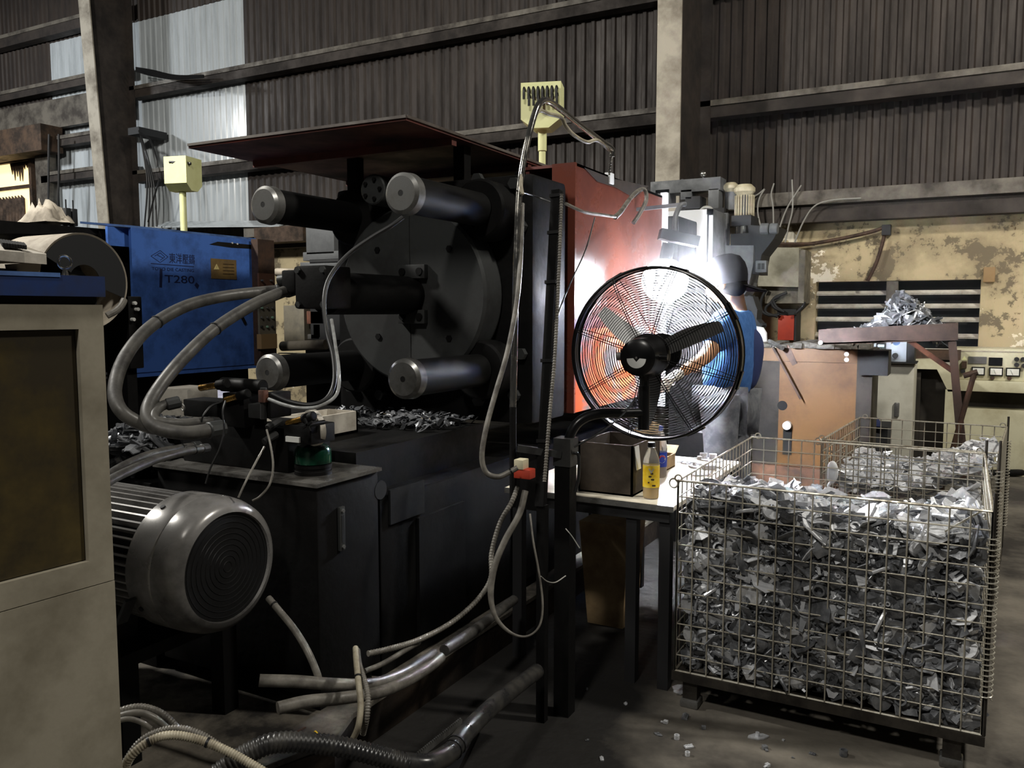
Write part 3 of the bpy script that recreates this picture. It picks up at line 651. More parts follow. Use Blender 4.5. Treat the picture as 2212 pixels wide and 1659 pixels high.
hose('hydraulic_hose', 'short hose curling from the shackle fitting beside the white bucket', 'hose', [(388, 868, 2.75), (352, 876, 2.72), (334, 893, 2.68), (340, 910, 2.66), (390, 915, 2.7), (440, 911, 2.74), (470, 914, 2.8)], .0165, 'rubber_dusty', fit=(0, 1), n=12)
hose('hydraulic_hose', 'upper hose of the pair entering below the manifold from the cabinet', 'hose', [(150, 1085, 2.0), (215, 1040, 2.15), (270, 1005, 2.3), (330, 980, 2.45), (392, 968, 2.6), (430, 962, 2.68)], .0125, 'rubber_dusty', n=12, fit=(1,), bands=(.8,))
hose('hydraulic_hose', 'lower hose of the pair entering below the manifold from the cabinet', 'hose', [(150, 1110, 1.95), (225, 1046, 2.1), (290, 1012, 2.25), (350, 988, 2.4), (410, 974, 2.55), (448, 968, 2.64)], .0125, 'rubber_dusty', n=12, fit=(1,), bands=(.85,))
hose('air_tube', 'glossy thin tube looping from the gauge up past the round plate', 'tube', [(588, 852, 2.8), (625, 868, 2.78), (670, 875, 2.78), (705, 862, 2.8), (722, 826, 2.84), (720, 770, 2.9), (706, 715, 2.96), (700, 650, 3.0), (712, 600, 3.05), (750, 552, 3.1), (800, 515, 3.13), (845, 488, 3.15), (870, 470, 3.17)], .0085, 'cable_black', n=10)
hose('air_tube', 'glossy thin tube beneath the looping one beside the tray', 'tube', [(580, 862, 2.76), (615, 875, 2.74), (655, 882, 2.74), (695, 876, 2.76), (728, 850, 2.8), (732, 800, 2.84), (724, 742, 2.9), (716, 690, 2.95)], .006, 'clear_tube', n=8)
hose('signal_cable', 'thin brown cable hanging straight from the brass solenoid to the motor', 'cable', [(487, 866, 2.6), (481, 890, 2.58), (484, 930, 2.57), (474, 970, 2.56), (455, 1010, 2.55), (444, 1045, 2.54)], .0032, 'cable_black', n=6)
hose('signal_cable', 'thin cable arching behind the brass solenoid', 'cable', [(478, 868, 2.8), (455, 878, 2.75), (440, 896, 2.72), (435, 912, 2.72)], .003, 'cable_black', n=6)
hose('signal_cable', 'pale thin cable slanting from the fitting down to the fan cover', 'cable', [(571, 965, 2.62), (552, 1000, 2.58), (530, 1042, 2.54), (515, 1075, 2.52)], .0036, 'conduit_grey', n=6)
hose('signal_cable', 'thin cable looping from the fitting down right of the fan cover', 'cable', [(576, 928, 2.62), (584, 960, 2.6), (590, 1005, 2.58), (583, 1045, 2.56), (562, 1072, 2.54), (545, 1082, 2.53)], .0036, 'conduit_grey', n=6)
hose('stub_hose', 'pale stub hose leaning out of the dark below the motor', 'hose', [(580, 1292, 2.55), (602, 1318, 2.52), (636, 1360, 2.48), (664, 1406, 2.44), (684, 1452, 2.42), (690, 1475, 2.42)], .0105, 'conduit_grey', n=12, bands=(.12,))
hose('drain_pipe', 'upper pale pipe lying on the plinth edge', 'pipe', [(560, 1470, 2.35), (640, 1472, 2.38), (720, 1478, 2.42), (800, 1478, 2.5), (860, 1460, 2.62), (905, 1434, 2.74), (938, 1412, 2.82)], .018, 'conduit_grey', n=14)
hose('drain_pipe', 'lower pale pipe lying on the plinth edge', 'pipe', [(600, 1530, 2.26), (660, 1516, 2.3), (740, 1508, 2.35), (820, 1495, 2.45), (880, 1470, 2.56), (925, 1442, 2.66), (952, 1420, 2.74)], .018, 'conduit_grey', n=14)
hose('drain_pipe', 'dark thick pipe lying along the plinth edge beyond the pale pipes', 'pipe', [(960, 1405, 2.86), (1005, 1375, 3.0), (1040, 1350, 3.14), (1075, 1322, 3.28), (1110, 1296, 3.44)], .02, 'rubber_dusty', n=12)
hose('ribbed_conduit', 'smooth pale conduit of the tied pair crossing the pipes', 'conduit', [(768, 1400, 2.4), (770, 1430, 2.32), (774, 1470, 2.26), (779, 1520, 2.22), (775, 1565, 2.2), (763, 1595, 2.22), (752, 1610, 2.25)], .0085, 'conduit_pale', n=10, bands=(.3,))
hose('ribbed_conduit', 'ribbed grey conduit of the tied pair crossing the pipes', 'conduit', [(772, 1405, 2.42), (776, 1436, 2.34), (787, 1470, 2.28), (795, 1505, 2.24), (792, 1550, 2.22), (784, 1585, 2.24)], .0085, 'conduit_grey', rib=1, n=10, pitch=.007, amp=.2)
hose('ribbed_conduit', 'long grey conduit climbing from the plinth to the red clamp', 'conduit', [(795, 1412, 2.45), (840, 1402, 2.5), (905, 1382, 2.6), (975, 1345, 2.7), (1030, 1297, 2.76), (1060, 1250, 2.8), (1062, 1195, 2.84), (1080, 1130, 2.86), (1105, 1085, 2.88), (1118, 1052, 2.9)], .009, 'conduit_grey', rib=1, n=10, pitch=.01)
hose('ribbed_conduit', 'shadowed conduit under the long climbing conduit', 'conduit', [(788, 1450, 2.4), (830, 1432, 2.46), (880, 1402, 2.56), (905, 1388, 2.62)], .008, 'conduit_grey', n=8)
hose('ribbed_conduit', 'grey conduit hanging in a deep loop under the red clamp', 'conduit', [(1135, 1060, 2.84), (1122, 1110, 2.82), (1092, 1165, 2.8), (1068, 1225, 2.78), (1060, 1285, 2.76), (1072, 1335, 2.74), (1105, 1368, 2.74), (1140, 1374, 2.74), (1166, 1350, 2.75), (1172, 1300, 2.76), (1163, 1230, 2.78), (1152, 1170, 2.8), (1145, 1110, 2.84)], lambda u: .011 - .0072 * min(1, max(0, (u - .3) / .25)), 'conduit_grey', n=10)
hose('thin_wire', 'thin bright wire curving away from the hanging loop', 'wire', [(1168, 1245, 2.8), (1182, 1256, 2.84), (1200, 1258, 2.88), (1222, 1244, 2.92)], .0022, 'cable_grey', n=6)
hose('thin_wire', 'thin wire slanting from the fan stand towards the floor', 'wire', [(1222, 1142, 3.0), (1235, 1158, 2.98), (1252, 1184, 2.95)], .002, 'cable_grey', n=6)
hose('power_cable', 'pale cable hanging in a wide curve to the socket under the press', 'cable', [(1128, 440, 3.1), (1124, 560, 3.05), (1115, 660, 3.0), (1096, 760, 2.95), (1070, 850, 2.9), (1050, 925, 2.86), (1041, 985, 2.84), (1050, 1020, 2.84), (1075, 1030, 2.84), (1100, 1020, 2.84), (1118, 1010, 2.84)], .0095, 'conduit_grey', n=10, bands=(.92,))
# foreground conduits on the floor
hose('floor_conduit', 'thick black ribbed conduit snaking along the floor past the plinth corner', 'conduit', [(470, 1672, 1.98), (520, 1636, 2.0), (585, 1606, 2.02), (660, 1604, 2.04), (740, 1614, 2.06), (815, 1632, 2.08), (880, 1650, 2.1)], .026, 'rubber', rib=1, n=14, pitch=.011, amp=.1)
hose('floor_conduit', 'black smooth conduit rising from the ribbed conduit towards the press', 'conduit', [(872, 1648, 2.1), (925, 1650, 2.12), (972, 1625, 2.2), (1000, 1590, 2.28), (1040, 1548, 2.42), (1080, 1512, 2.58), (1120, 1480, 2.74), (1160, 1450, 2.9)], .026, 'rubber', n=16, bands=(.32, .37))
hose('ribbed_conduit', 'white ribbed conduit looping at the cabinet foot', 'conduit', [(268, 1662, 1.86), (286, 1630, 1.86), (325, 1600, 1.88), (370, 1588, 1.9), (430, 1598, 1.92), (490, 1622, 1.92), (545, 1652, 1.92), (590, 1680, 1.92)], .0105, 'conduit_pale', rib=1, n=12, pitch=.006, amp=.12, bands=(.28, .62))
hose('ribbed_conduit', 'grey ribbed conduit looping just above the white ribbed one', 'conduit', [(270, 1648, 1.92), (300, 1606, 1.93), (340, 1582, 1.94), (385, 1574, 1.96), (430, 1586, 1.97), (470, 1610, 1.98), (500, 1632, 1.99)], .0095, 'conduit_grey', rib=1, n=12, pitch=.006, amp=.2)
hose('ribbed_conduit', 'topmost grey conduit arching out from behind the cabinet', 'conduit', [(225, 1562, 2.0), (262, 1536, 2.02), (305, 1528, 2.04), (345, 1540, 2.05), (372, 1562, 2.06), (385, 1580, 2.06)], .0098, 'conduit_grey', rib=1, n=12, pitch=.007, amp=.1)
hose('ribbed_conduit', 'middle grey conduit arching out from behind the cabinet', 'conduit', [(225, 1572, 1.98), (258, 1548, 2.0), (300, 1540, 2.01), (335, 1552, 2.02), (358, 1572, 2.03)], .0085, 'conduit_grey', n=12)
hose('ribbed_conduit', 'lowest thin grey conduit arching out from behind the cabinet', 'conduit', [(240, 1562, 1.95), (275, 1553, 1.96), (305, 1560, 1.97), (325, 1574, 1.98)], .006, 'conduit_grey', n=10)
a = P(245, 1608, t=1.85); tag(G().lathe([(1e-4, .13), (.02, .125), (.026, .105), (.026, .06), (.02, .05), (.02, 0), (1e-4, 0)], (a.x, a.y, 0), (0, 0, 1), 20).make('floor_valve', 'green_button'), 'pale green capped valve stub at the cabinet foot', 'valve')
# steel drip channel on the floor
q = [P(x, y, z=.05) for x, y in ((865, 1659), (997, 1553), (1036, 1553), (985, 1659))]
t = thing('drip_channel', 'dark steel drip channel with a bright toothed edge by the conduit', 'channel', Vector((q[1].x, q[1].y, 0)))
G().prism([Vector((p.x, p.y, .03)) for p in q], (0, 0, -.03)).make('channel_floor', 'oil_dark', t, False)
g = G().bar(Vector((q[0].x, q[0].y, .03)), Vector((q[1].x, q[1].y, .03)), .006, .04); d = (q[1] - q[0]); n = 34
for i in range(n): p = q[0] + d * (i / n); g.obox((p.x, p.y, .053), (.008, .006, .008), d, (-d.y, d.x, 0))
g.make('toothed_edge', 'machined', t, False)
# bent gantry pipe with tied cables
w = [(1108, 880, 3.0), (1112, 700, 3.03), (1117, 520, 3.06), (1121, 420, 3.08), (1130, 350, 3.1), (1148, 270, 3.14), (1163, 227, 3.18), (1180, 217, 3.24), (1205, 232, 3.32), (1250, 268, 3.45), (1300, 306, 3.6), (1322, 322, 3.66), (1322, 338, 3.67)]
t = thing('gantry_pipe', 'bent chrome pipe rising over the guard door with cables tied on', 'pipe', P(1108, 1020, t=3.0))
pp = [P(x, y, t=d) for x, y, d in w]
G().tube(pp, .0125, 14).make('pipe', 'chrome', t, True, 60)
G().tube([P(1108, 1095, t=3.0), pp[0]], .0125, 12).make('pipe_foot', 'machine_black', t)
def lc(name, pts, r, m): G().tube([P(x, y, t=d) for x, y, d in pts], r, 8).make(name, m, t, True, 60)
lc('tied_cable', [(1128, 420, 3.07), (1125, 390, 3.08), (1131, 330, 3.11), (1146, 275, 3.15), (1163, 240, 3.2), (1185, 246, 3.26), (1212, 254, 3.32), (1222, 272, 3.36), (1240, 292, 3.42), (1268, 307, 3.5), (1290, 303, 3.56), (1318, 325, 3.66)], .008, 'conduit_pale')
G().tube([P(1322, 334, t=3.67), P(1319, 352, t=3.68), P(1316, 378, t=3.69)], .006, 8, 6, 1, .012, .4).make('hanging_chain', 'chrome', t)
G().tube([P(1116, 412, t=3.06), P(1160, 425, t=3.2), P(1195, 438, t=3.1)], .003, 6).make('stay_wire', 'cable_black', t)
# strapped conduit post
ps = thing('conduit_post', 'dark angle post with flexible conduit strapped along it', 'post', P(1172, 1094, t=2.98))
tp, bt = P(1203, 412, t=3.1), P(1168, 1094, t=2.98)
G().bar(bt, tp, .034, .03).make('post', 'machine_black', ps)
G().tube([P(1213, 420, t=3.07), P(1208, 560, t=3.04), P(1199, 760, t=3.0), P(1187, 900, t=2.97), P(1176, 1040, t=2.95)], .0075, 8, 6, 1, .01, .25).make('flexible_conduit', 'conduit_grey', ps)
for k in (.02, .14, .3, .55, .8): p = tp.lerp(bt, k); G().obox(p, (.012, .044, .04), tp - bt, (1, 0, 0)).make('strap', 'cable_black', ps)
G().tube([P(1222, 440, t=3.06), P(1262, 458, t=3.2), P(1300, 464, t=3.4), P(1330, 468, t=3.6)], .0065, 8).make('branch_cable', 'conduit_grey', ps)
a, c = P(1118, 968, t=2.99), P(1212, 982, t=3.0); G().bar(a, c, .02, .025).make('cross_arm', 'machine_steel', ps)
G().bar(P(1172, 1090, t=2.98), Vector((P(1172, 1094, t=2.98).x, P(1172, 1094, t=2.98).y, .0)), .034, .03).make('post_foot', 'machine_black', ps)
a = P(1124, 1003, t=2.9); sk = G().box((a.x - .018, a.y - .015, a.z - .016), (a.x + .018, a.y + .03, a.z + .018), .003).make('socket', 'pale_plate', ps)
a = P(1130, 1022, t=2.9); G().box((a.x - .03, a.y - .015, a.z - .018), (a.x + .034, a.y + .03, a.z + .016), .004).make('red_clamp', 'red_box', ps)
a = P(1140, 985, t=3.02); G().box((a.x - .05, a.y, a.z - .2), (a.x + .05, a.y + .012, a.z + .03)).make('back_plate', 'machine_black', ps)
hose('black_cord', 'thin black cord slanting across the orange guard door', 'cord', [(1285, 470, 3.72), (1265, 540, 3.64), (1235, 605, 3.5), (1212, 660, 3.3), (1200, 700, 3.15)], .0035, 'cable_black', n=6)
hose('ribbed_conduit', 'translucent looped tube hanging on the upper orange guard door', 'conduit', [(1329, 469, 3.61), (1342, 456, 3.8), (1362, 428, 4.1), (1382, 410, 4.28), (1394, 412, 4.3), (1396, 432, 4.3), (1384, 458, 4.28), (1368, 482, 4.25)], .011, 'conduit_grey', n=8)
# yellow distribution boxes on poles
def ybox(label, base, ax, w, h, d, pole_z, taps):
    """base: bottom centre of the housing; ax: direction of the front face's width"""
    ax = Vector(ax).normalized(); dp = Vector((-ax.y, ax.x, 0)); base = Vector(base)
    t = thing('distribution_box', label, 'box', Vector((base.x, base.y, pole_z)))
    f = base - dp * (d / 2)
    pr = [(-w / 2, h), (-w / 2, h * .2), (-w * .2, 0), (w * .2, 0), (w / 2, h * .2), (w / 2, h)]
    G().prism([f + ax * x + Vector((0, 0, z)) for x, z in pr], dp * d).make('housing', 'yellow_green', t, False)
    c = base + dp * (-d * .05); G().cyl((c.x, c.y, pole_z), c, w * (.085 if taps else .13), n=16).make('pole', 'yellow_green', t)
    G().cyl(c - Vector((0, 0, .12)), c, w * .11, n=16).make('pole_collar', 'yellow_green', t)
    for r in range(2 if taps else 0):
        for k in range(8 - r):
            p = f + ax * (-w * .40 + w * .115 * k + r * .03) + Vector((0, 0, h * (.84 - .15 * r)))
            tp = G().tube([p, p - dp * .026 + Vector((0, 0, .006)), p - dp * .034 - Vector((0, 0, .02)), p - dp * .034 - Vector((0, 0, .06))], .0075, 6, 3).make('tap', 'cable_black', t)
    return t
yb = P(1172, 282, t=4.9); ybox('pale yellow box with two rows of black taps on a pole', (yb.x, yb.y, yb.z), (.95, .31, 0), .235, .26, .15, 2.31, True)
yl = P(397, 414, t=6.6); t = ybox('small pale yellow box on a pole behind the blue panel', (yl.x, yl.y, yl.z), (.25, -1, 0), .2, .26, .2, 0, False)
for k in range(3):
    a = P(366 + 6 * k, 350 + 2 * k, t=6.5); G().cyl(a, a + Vector((.12, .05, .0)), .012, n=8).make('tap', 'cable_black', t)
# ------------------------------------------------------------------ second press (blue) at the left
BX = -4.2
by0, by1 = P(288, 640, x=BX).y, P(556, 640, x=BX).y; bz1, bz0 = P(288, 492, x=BX).z, P(288, 806, x=BX).z
t = thing('blue_press', 'blue sheet metal press with stencilled lettering and a warning plate', 'press', (BX - .5, (by0 + by1) / 2, 0)); BP = t
pan = G().prism([Vector((BX, y, z)) for y, z in ((by0, bz0), (by1, bz0), (by1, bz1), (by0, bz1))], (-.02, 0, 0)).make('front_panel', 'blue_paint', t, False)
G().prism([Vector((BX, by0 - .02, bz1)), Vector((BX, by1, bz1)), Vector((BX - .16, by1, bz1 + .012)), Vector((BX - .16, by0 - .2, bz1 + .012))], (0, 0, .012)).make('top_flange', 'pale_blue', t, False)
a, c = P(232, 485, x=BX - .05), P(286, 534, x=BX - .05); G().box((BX - .07, a.y, c.z), (BX - .05, c.y + .02, bz1)).make('upper_panel', 'blue_paint', t, False)
G().box((BX - 1.0, by0 - .75, .1), (BX - .1, by1, 1.15), .01).make('bed_frame', 'machine_black', t)
G().box((BX - 1.0, by0 - .1, 1.15), (BX - .12, by1, bz1 - .02)).make('inner_housing', 'machine_black', t)
a, c = P(283, 742, x=BX - .03), P(283, 812, x=BX - .03); G().box((BX - .03, by0 - .03, c.z - .01), (BX - .005, by1 + .0, a.z - .08)).make('skirt_panel', 'blue_paint', t, False)
for py in (742, 752, 806, 815): p = P(240, py, x=BX - .05); G().box((BX - .06, by0 - .35, p.z - .006), (BX - .04, by0 - .05, p.z + .006)).make('rail_strip', 'machined', t, False)
# dark long cover over its rear
a, c = P(-10, 478, x=BX - .15), P(236, 500, x=BX - .15)
G().hexa([Vector((BX - .9, a.y - .6, a.z - .1)), Vector((BX - .15, a.y - .6, a.z - .1)), Vector((BX - .15, c.y, c.z - .02)), Vector((BX - .9, c.y, c.z - .02)), Vector((BX - .9, a.y - .6, a.z)), Vector((BX - .15, a.y - .6, a.z)), Vector((BX - .15, c.y, c.z + .012)), Vector((BX - .9, c.y, c.z + .012))]).make('rear_cover', 'machine_black', t, False)
G().box((BX - 1.0, by0 - 1.9, .1), (BX - .2, by0 - .8, 1.75)).make('rear_housing', 'machine_black', t)
# lettering and emblem
yax, zax = Vector((0, 1, 0)), Vector((0, 0, 1))
def lp(px, py): p = P(px, py, x=BX + .001); return p
def put(txt, px0, py, px1, hpx, m, nm):
    a = lp(px0, py); size = abs(lp(px0, py - hpx).z - a.z) / .72
    g = text_mesh(txt, size, yax, zax, (0, 0, 0), .0006)
    w = max(v.y for v in g.v) - min(v.y for v in g.v); y0 = min(v.y for v in g.v); k = (lp(px1, py).y - a.y) / w
    g.v = [Vector((v.x + BX + .0008, a.y + (v.y - y0) * k, v.z + a.z)) for v in g.v]; return g.make(nm, m, BP, False)
put('T280', 356, 610, 420, 17, 'ink_blue', 'stencil_lettering')
put('東洋壓鑄', 366, 566, 421, 17, 'ink_blue', 'stencil_lettering')
put('TOYO DIE CASTING', 328, 583, 419, 7, 'ink_blue', 'small_lettering')
g = G()
def strip(p, q, w): g.bar(lp(*p), lp(*q), w, .001, (1, 0, 0))
for p, q in (((326, 553), (346, 541)), ((346, 541), (363, 555)), ((363, 555), (346, 567)), ((346, 567), (326, 553)), ((334, 553), (346, 546)), ((346, 546), (356, 555)), ((356, 555), (346, 562)), ((340, 551), (352, 557))): strip(p, q, .003)
g.make('diamond_emblem', 'ink_blue', t, False); g = G(); strip((326, 569), (419, 576), .004); g.make('underline', 'ink_blue', t, False)
g = G(); strip((348, 581), (347, 621), .018); g.make('ink_bar', 'ink_blue', t, False)
g = G(); g.prism([lp(*p) for p in ((424, 610), (430, 616), (426, 624), (420, 616))], (.001, 0, 0)); g.make('ink_blot', 'ink_blue', t, False)
a, c = lp(455, 558), lp(511, 604); sg = G().box((BX, a.y, c.z), (BX + .003, c.y, a.z)).make('warning_plate', 'sign_brass', t, False)
g = G(); g.prism([lp(467, 570), lp(473, 582), lp(461, 582)], (.004, 0, 0)); g.make('warning_triangle', 'sign_cream', sg, False)
g = G(); g.bar(lp(467, 574) + Vector((.0042, 0, 0)), lp(467, 579) + Vector((.0042, 0, 0)), .002, .001); g.make('exclamation_mark', 'gap_black', sg, False)
g = G()
for i in range(4): g.bar(lp(481, 570 + 7 * i) + Vector((.003, 0, 0)), lp(505, 571 + 7 * i) + Vector((.003, 0, 0)), .006, .001)
g.make('plate_lettering', 'rod_brown', sg, False)
for px, py in ((516, 672),): G().bar(lp(514, 668), lp(530, 700), .012, .02).make('latch', 'cable_black', t)
for px, py in ((501, 525), (512, 527)): p = lp(px, py); G().cyl(p, p + Vector((.006, 0, 0)), .006, n=8).make('screw', 'label_white', t)
g = G(); g.prism([lp(*p) for p in ((470, 522), (556, 530), (556, 538), (500, 535), (452, 528))], (.0008, 0, 0)); g.make('oil_smear', 'oil_dark', t, False)
# pendant control strip
PX = -4.12
a, c = P(556, 500, x=PX), P(598, 775, x=PX)
G().box((PX - .06, a.y, c.z - .04), (PX, c.y, bz1)).make('control_column', 'rod_brown', t, False)
def pl(px0, py0, px1, py1, m, nm, d=.006, sub=None): a, c = P(px0, py0, x=PX), P(px1, py1, x=PX); return G().box((PX - .01, a.y, c.z), (PX + d, c.y, a.z)).make(nm, m, sub or t, False)
r0 = pl(558, 590, 592, 620, 'control_brown', 'switch_plate'); r1 = pl(558, 640, 594, 722, 'control_grey', 'button_plate'); pl(557, 722, 592, 752, 'tan_box', 'tan_plate', .03)
for px in (564, 584): p = P(px, 606, x=PX + .008); G().cyl(p, p + Vector((.02, 0, 0)), .007, n=8).make('toggle', 'machined', r0)
for j, py in enumerate((647, 665, 686, 706)):
    for k, px in enumerate((564, 576, 587)):
        p = P(px, py, x=PX + .006); G().cyl(p, p + Vector((.014, 0, 0)), .0085, n=12, bev=.002).make('push_button', 'green_button' if (j + k) % 3 == 1 else 'machined' if j < 3 else 'robot_dark', r1)
# motor with an open fan drum behind the cabinet
dc = P(182, 608, t=3.5)
t = thing('blower_motor', 'dusty motor with a large open round cowl behind the blue strip', 'motor', (dc.x - .3, dc.y, .15))
G().lathe([(.196, 0), (.203, -.004), (.203, .34), (.12, .42), (.1, .42), (.1, .38), (.192, .32), (.192, .004), (.196, 0)], dc, (-1, 0, 0), 56).make('open_cowl', 'dusty_beige', t, angle=50)
G().cyl(dc + Vector((-.3, 0, 0)), dc + Vector((-.28, 0, 0)), .19, n=40).make('back_disc', 'robot_dark', t)
G().lathe([(.07, 0), (.194, 0), (.194, -.003), (.07, -.003), (.07, 0)], dc + Vector((.002, 0, 0)), (-1, 0, 0), 40, (R(-150), R(20))).make('torn_film', 'robot_dark', t)
G().cyl(dc + Vector((-.3, 0, 0)), dc + Vector((-.05, 0, 0)), .05, n=20).make('shaft_hub', 'machine_steel', t)
hb = G().cyl(dc + Vector((-.42, 0, -.02)), dc + Vector((-1.0, 0, -.02)), .16, n=36).make('motor_body', 'dusty_white', t)
for k in range(15):
    a = R(20 + 10 * k); d = Vector((0, -math.cos(a), math.sin(a))); u = dc + Vector((-.45, 0, -.02)) + d * .158
    G().bar(u, u + Vector((-.5, 0, 0)), .012, .03, d).make('body_rib', 'dusty_white', hb, False)
G().box((dc.x - .95, dc.y - .2, .15), (dc.x - .3, dc.y + .2, dc.z - .19)).make('mount', 'machine_black', t)
a, c = P(5, 566, t=3.1), P(92, 588, t=3.1)
G().tube([P(268, 648, t=3.42), P(262, 660, t=3.4), P(250, 672, t=3.38), P(231, 682, t=3.36)], .014, 10).make('rim_lip', 'conduit_grey', t)
vb = thing('vented_lid', 'pale vented lid with slanted slots beyond the blue strip', 'lid', P(40, 600, t=2.5))
a, c, d, e = P(-30, 515, t=2.5), P(30, 524, t=2.5), P(101, 548, t=2.5), P(-30, 562, t=2.4)
top = [P(-30, 517, t=2.62), P(28, 522, t=2.62), P(100, 548, t=2.62), P(100, 549, t=2.45), P(52, 545, t=2.4), P(-30, 538, t=2.4)]
G().prism(top, (0, 0, -.03)).make('lid_top', 'dusty_white', vb, False)
for k in range(9):
    p, q = P(2 + 6 * k, 529 + .9 * k, t=2.52), P(8 + 6 * k, 538 + .7 * k, t=2.42); G().bar(p + Vector((0, 0, .012)), q + Vector((0, 0, .012)), .006, .012).make('slot', 'gap_black', vb, False)
G().hexa([P(-30, 570, t=2.7), P(96, 568, t=2.7), P(100, 549, t=2.7), P(-30, 542, t=2.7), P(-30, 570, t=2.46), P(96, 566, t=2.46), P(100, 550, t=2.46), P(-30, 540, t=2.46)]).make('lid_side', 'dusty_beige', vb, False)
G().hexa([P(14, 588, t=2.72), P(86, 590, t=2.72), P(90, 566, t=2.72), P(10, 571, t=2.72), P(14, 588, t=2.5), P(86, 590, t=2.5), P(90, 566, t=2.5), P(10, 571, t=2.5)]).make('lower_duct', 'dusty_beige', vb, False)
p = P(30, 620, t=2.6); G().box((p.x - .12, p.y - .14, .0), (p.x + .12, p.y - .06, P(30, 585, t=2.6).z)).make('pedestal', 'machine_black', vb)
# black junction box
p, q = P(276, 640, x=-3.3), P(312, 795, x=-3.3)
t = thing('junction_box', 'black junction box with small pale connectors beside the outer hose', 'junction box', (-3.4, (p.y + q.y) / 2, .15))
G().box((-3.5, p.y, q.z), (-3.3, q.y, p.z), .006).make('box_shell', 'machine_black', t); G().box((-3.48, p.y + .01, .15), (-3.34, q.y - .01, q.z)).make('stand', 'machine_black', t)
for px, py in ((287, 655), (293, 668), (284, 690), (300, 735)): a = P(px, py, x=-3.3); G().cyl(a, a + Vector((.02, 0, 0)), .008, n=8).make('connector', 'label_white', t)
# grey pillar press parts between the tie bars
t = thing('grey_pillar', 'grey pillar with flat flanges seen between the left tie bars', 'pillar', P(715, 740, t=6.2))
y = P(715, 600, t=6.0).y
def gb(px0, py0, px1, py1, d, m, nm): a, c = P(px0, py0, y=y), P(px1, py1, y=y); return G().box((a.x, y, c.z), (c.x, y + d, a.z), .004).make(nm, m, t)
gb(660, 470, 722, 548, .3, 'robot_grey', 'column'); gb(654, 545, 750, 560, .4, 'robot_grey', 'flange'); gb(668, 560, 740, 568, .3, 'robot_dark', 'spacer'); gb(648, 567, 730, 584, .4, 'robot_grey', 'flange'); gb(668, 584, 735, 735, .3, 'robot_dark', 'column')
a = P(598, 588, y=y - .1); c = P(680, 591, y=y - .1); G().cyl(a, c, .03, n=16).make('cross_pipe', 'dusty_beige', t)
gb(612, 660, 658, 738, .2, 'control_grey', 'grey_panel'); gb(662, 672, 700, 700, .15, 'rust', 'red_bracket'); gb(676, 700, 692, 730, .15, 'rust', 'red_bracket'); gb(664, 722, 690, 733, .15, 'machined', 'valve_end')
a, c = P(610, 748, y=y - .2), P(705, 744, y=y - .2); G().cyl(a, c, .035, n=16).make('lower_pipe', 'dusty_beige', t)
a, c = P(660, 760, y=y), P(750, 1300, y=y); G().box((a.x, y, .0 if y > 6.2 else .15), (c.x, y + .3, P(660, 735, y=y).z)).make('base', 'machine_black', t)
gb(600, 762, 655, 766, .1, 'pale_plate', 'bright_strip')
# pale loose sheet and connector standing on the dark cover
tag(rag('plastic_sheet', 'pale translucent plastic heap on the dark cover before the lit window', 'plastic sheet', 100, 478, P(100, 478, x=BX - .5).y, .3, .13, 'dusty_beige', z0=P(100, 484, x=BX - .5).z, seed=5), None)
p = P(152, 488, x=BX - .4)
t = thing('twin_connector', 'small black twin connector standing on the dark cover', 'connector', p)
for k in (-1, 1):
    G().box((p.x - .02, p.y + k * .02 - .016, p.z), (p.x + .02, p.y + k * .02 + .016, p.z + .1), .004).make('connector_body', 'robot_dark', t); G().cyl((p.x, p.y + k * .022, p.z + .1), (p.x, p.y + k * .022, p.z + .15), .004, n=6).make('pin', 'robot_dark', t)
# cable bundles on the wall by the tapered column
def bundle(name, label, lines, r, m='cable_black', at=9.1):
    w = [[P(x, y, y=at - .06 * i) for x, y in l] for i, l in enumerate(lines)]; t = thing(name, label, 'cables', min((p for l in w for p in l), key=lambda v: v.z))
    for l in w: G().tube(l, r, 6).make('cable', m, t, True, 60)
    return t
bundle('wall_cables', 'sagging black cables strung along the upper girt by the tapered column', [[(294, 146 + 2 * k), (330, 152 + 3 * k), (380, 163 + 2 * k), (440, 163 + k)] for k in range(5)], .012)
bundle('wall_cables', 'tangle of dark cables dropping beside the tapered column', [[(300, 282), (310 + 2 * k, 330), (318 + 5 * k, 400), (312 + 9 * k, 490)] for k in range(4)] + [[(302, 290), (322, 300), (338, 340), (340, 360)], [(345, 385), (332, 430), (320, 480)]], .014)
a = P(305, 286, y=9.1); tag(G().box((a.x - .12, 8.95, a.z - .06), (a.x + .14, 9.48, a.z + .05)).make('cable_bracket', 'robot_dark'), 'dark bracket holding the cable tangle by the tapered column', 'bracket')
bundle('wall_cables', 'two thin black wires hanging before the white sheets by the lit window', [[(106, 290), (105, 340), (104, 470)], [(127, 290), (127, 380), (124, 480)]], .02)
# aluminium scrap heap seen between cabinet and hoses is built with the other scrap
# ------------------------------------------------------------------ wall-post fan
fc = P(1415, 764, t=3.18); fx = (fc - CAM); fx.z = 0; fx.normalize()
fx = (Matrix.Rotation(R(-17), 3, 'Z') @ fx); fx = (fx + Vector((0, 0, .02))).normalized()        # blowing direction
FU, FW, _ = basis(fx); FR = .328
post = P(1222, 960, t=3.02)
t = thing('pedestal_fan', 'large black industrial fan on a bent arm, seen from behind', 'fan', Vector((post.x, post.y, 0))); FAN = t
def ringset(sgn, depth, rim):
    for k in range(27):
        r = .085 + (FR - .088) * k / 26; q = 1 - (r / FR) ** 2.2
        G().torus(fc + fx * (sgn * (rim + depth * q)), fx, r, .00135, 64, 5).make('grille_ring', 'grille_wire', t)
ringset(-1, .07, .035); ringset(1, .06, .035)
for s in (-1, 1): G().torus(fc + fx * (.033 * s), fx, FR, .0055, 72, 8).make('guard_rim', 'fan_black', t)
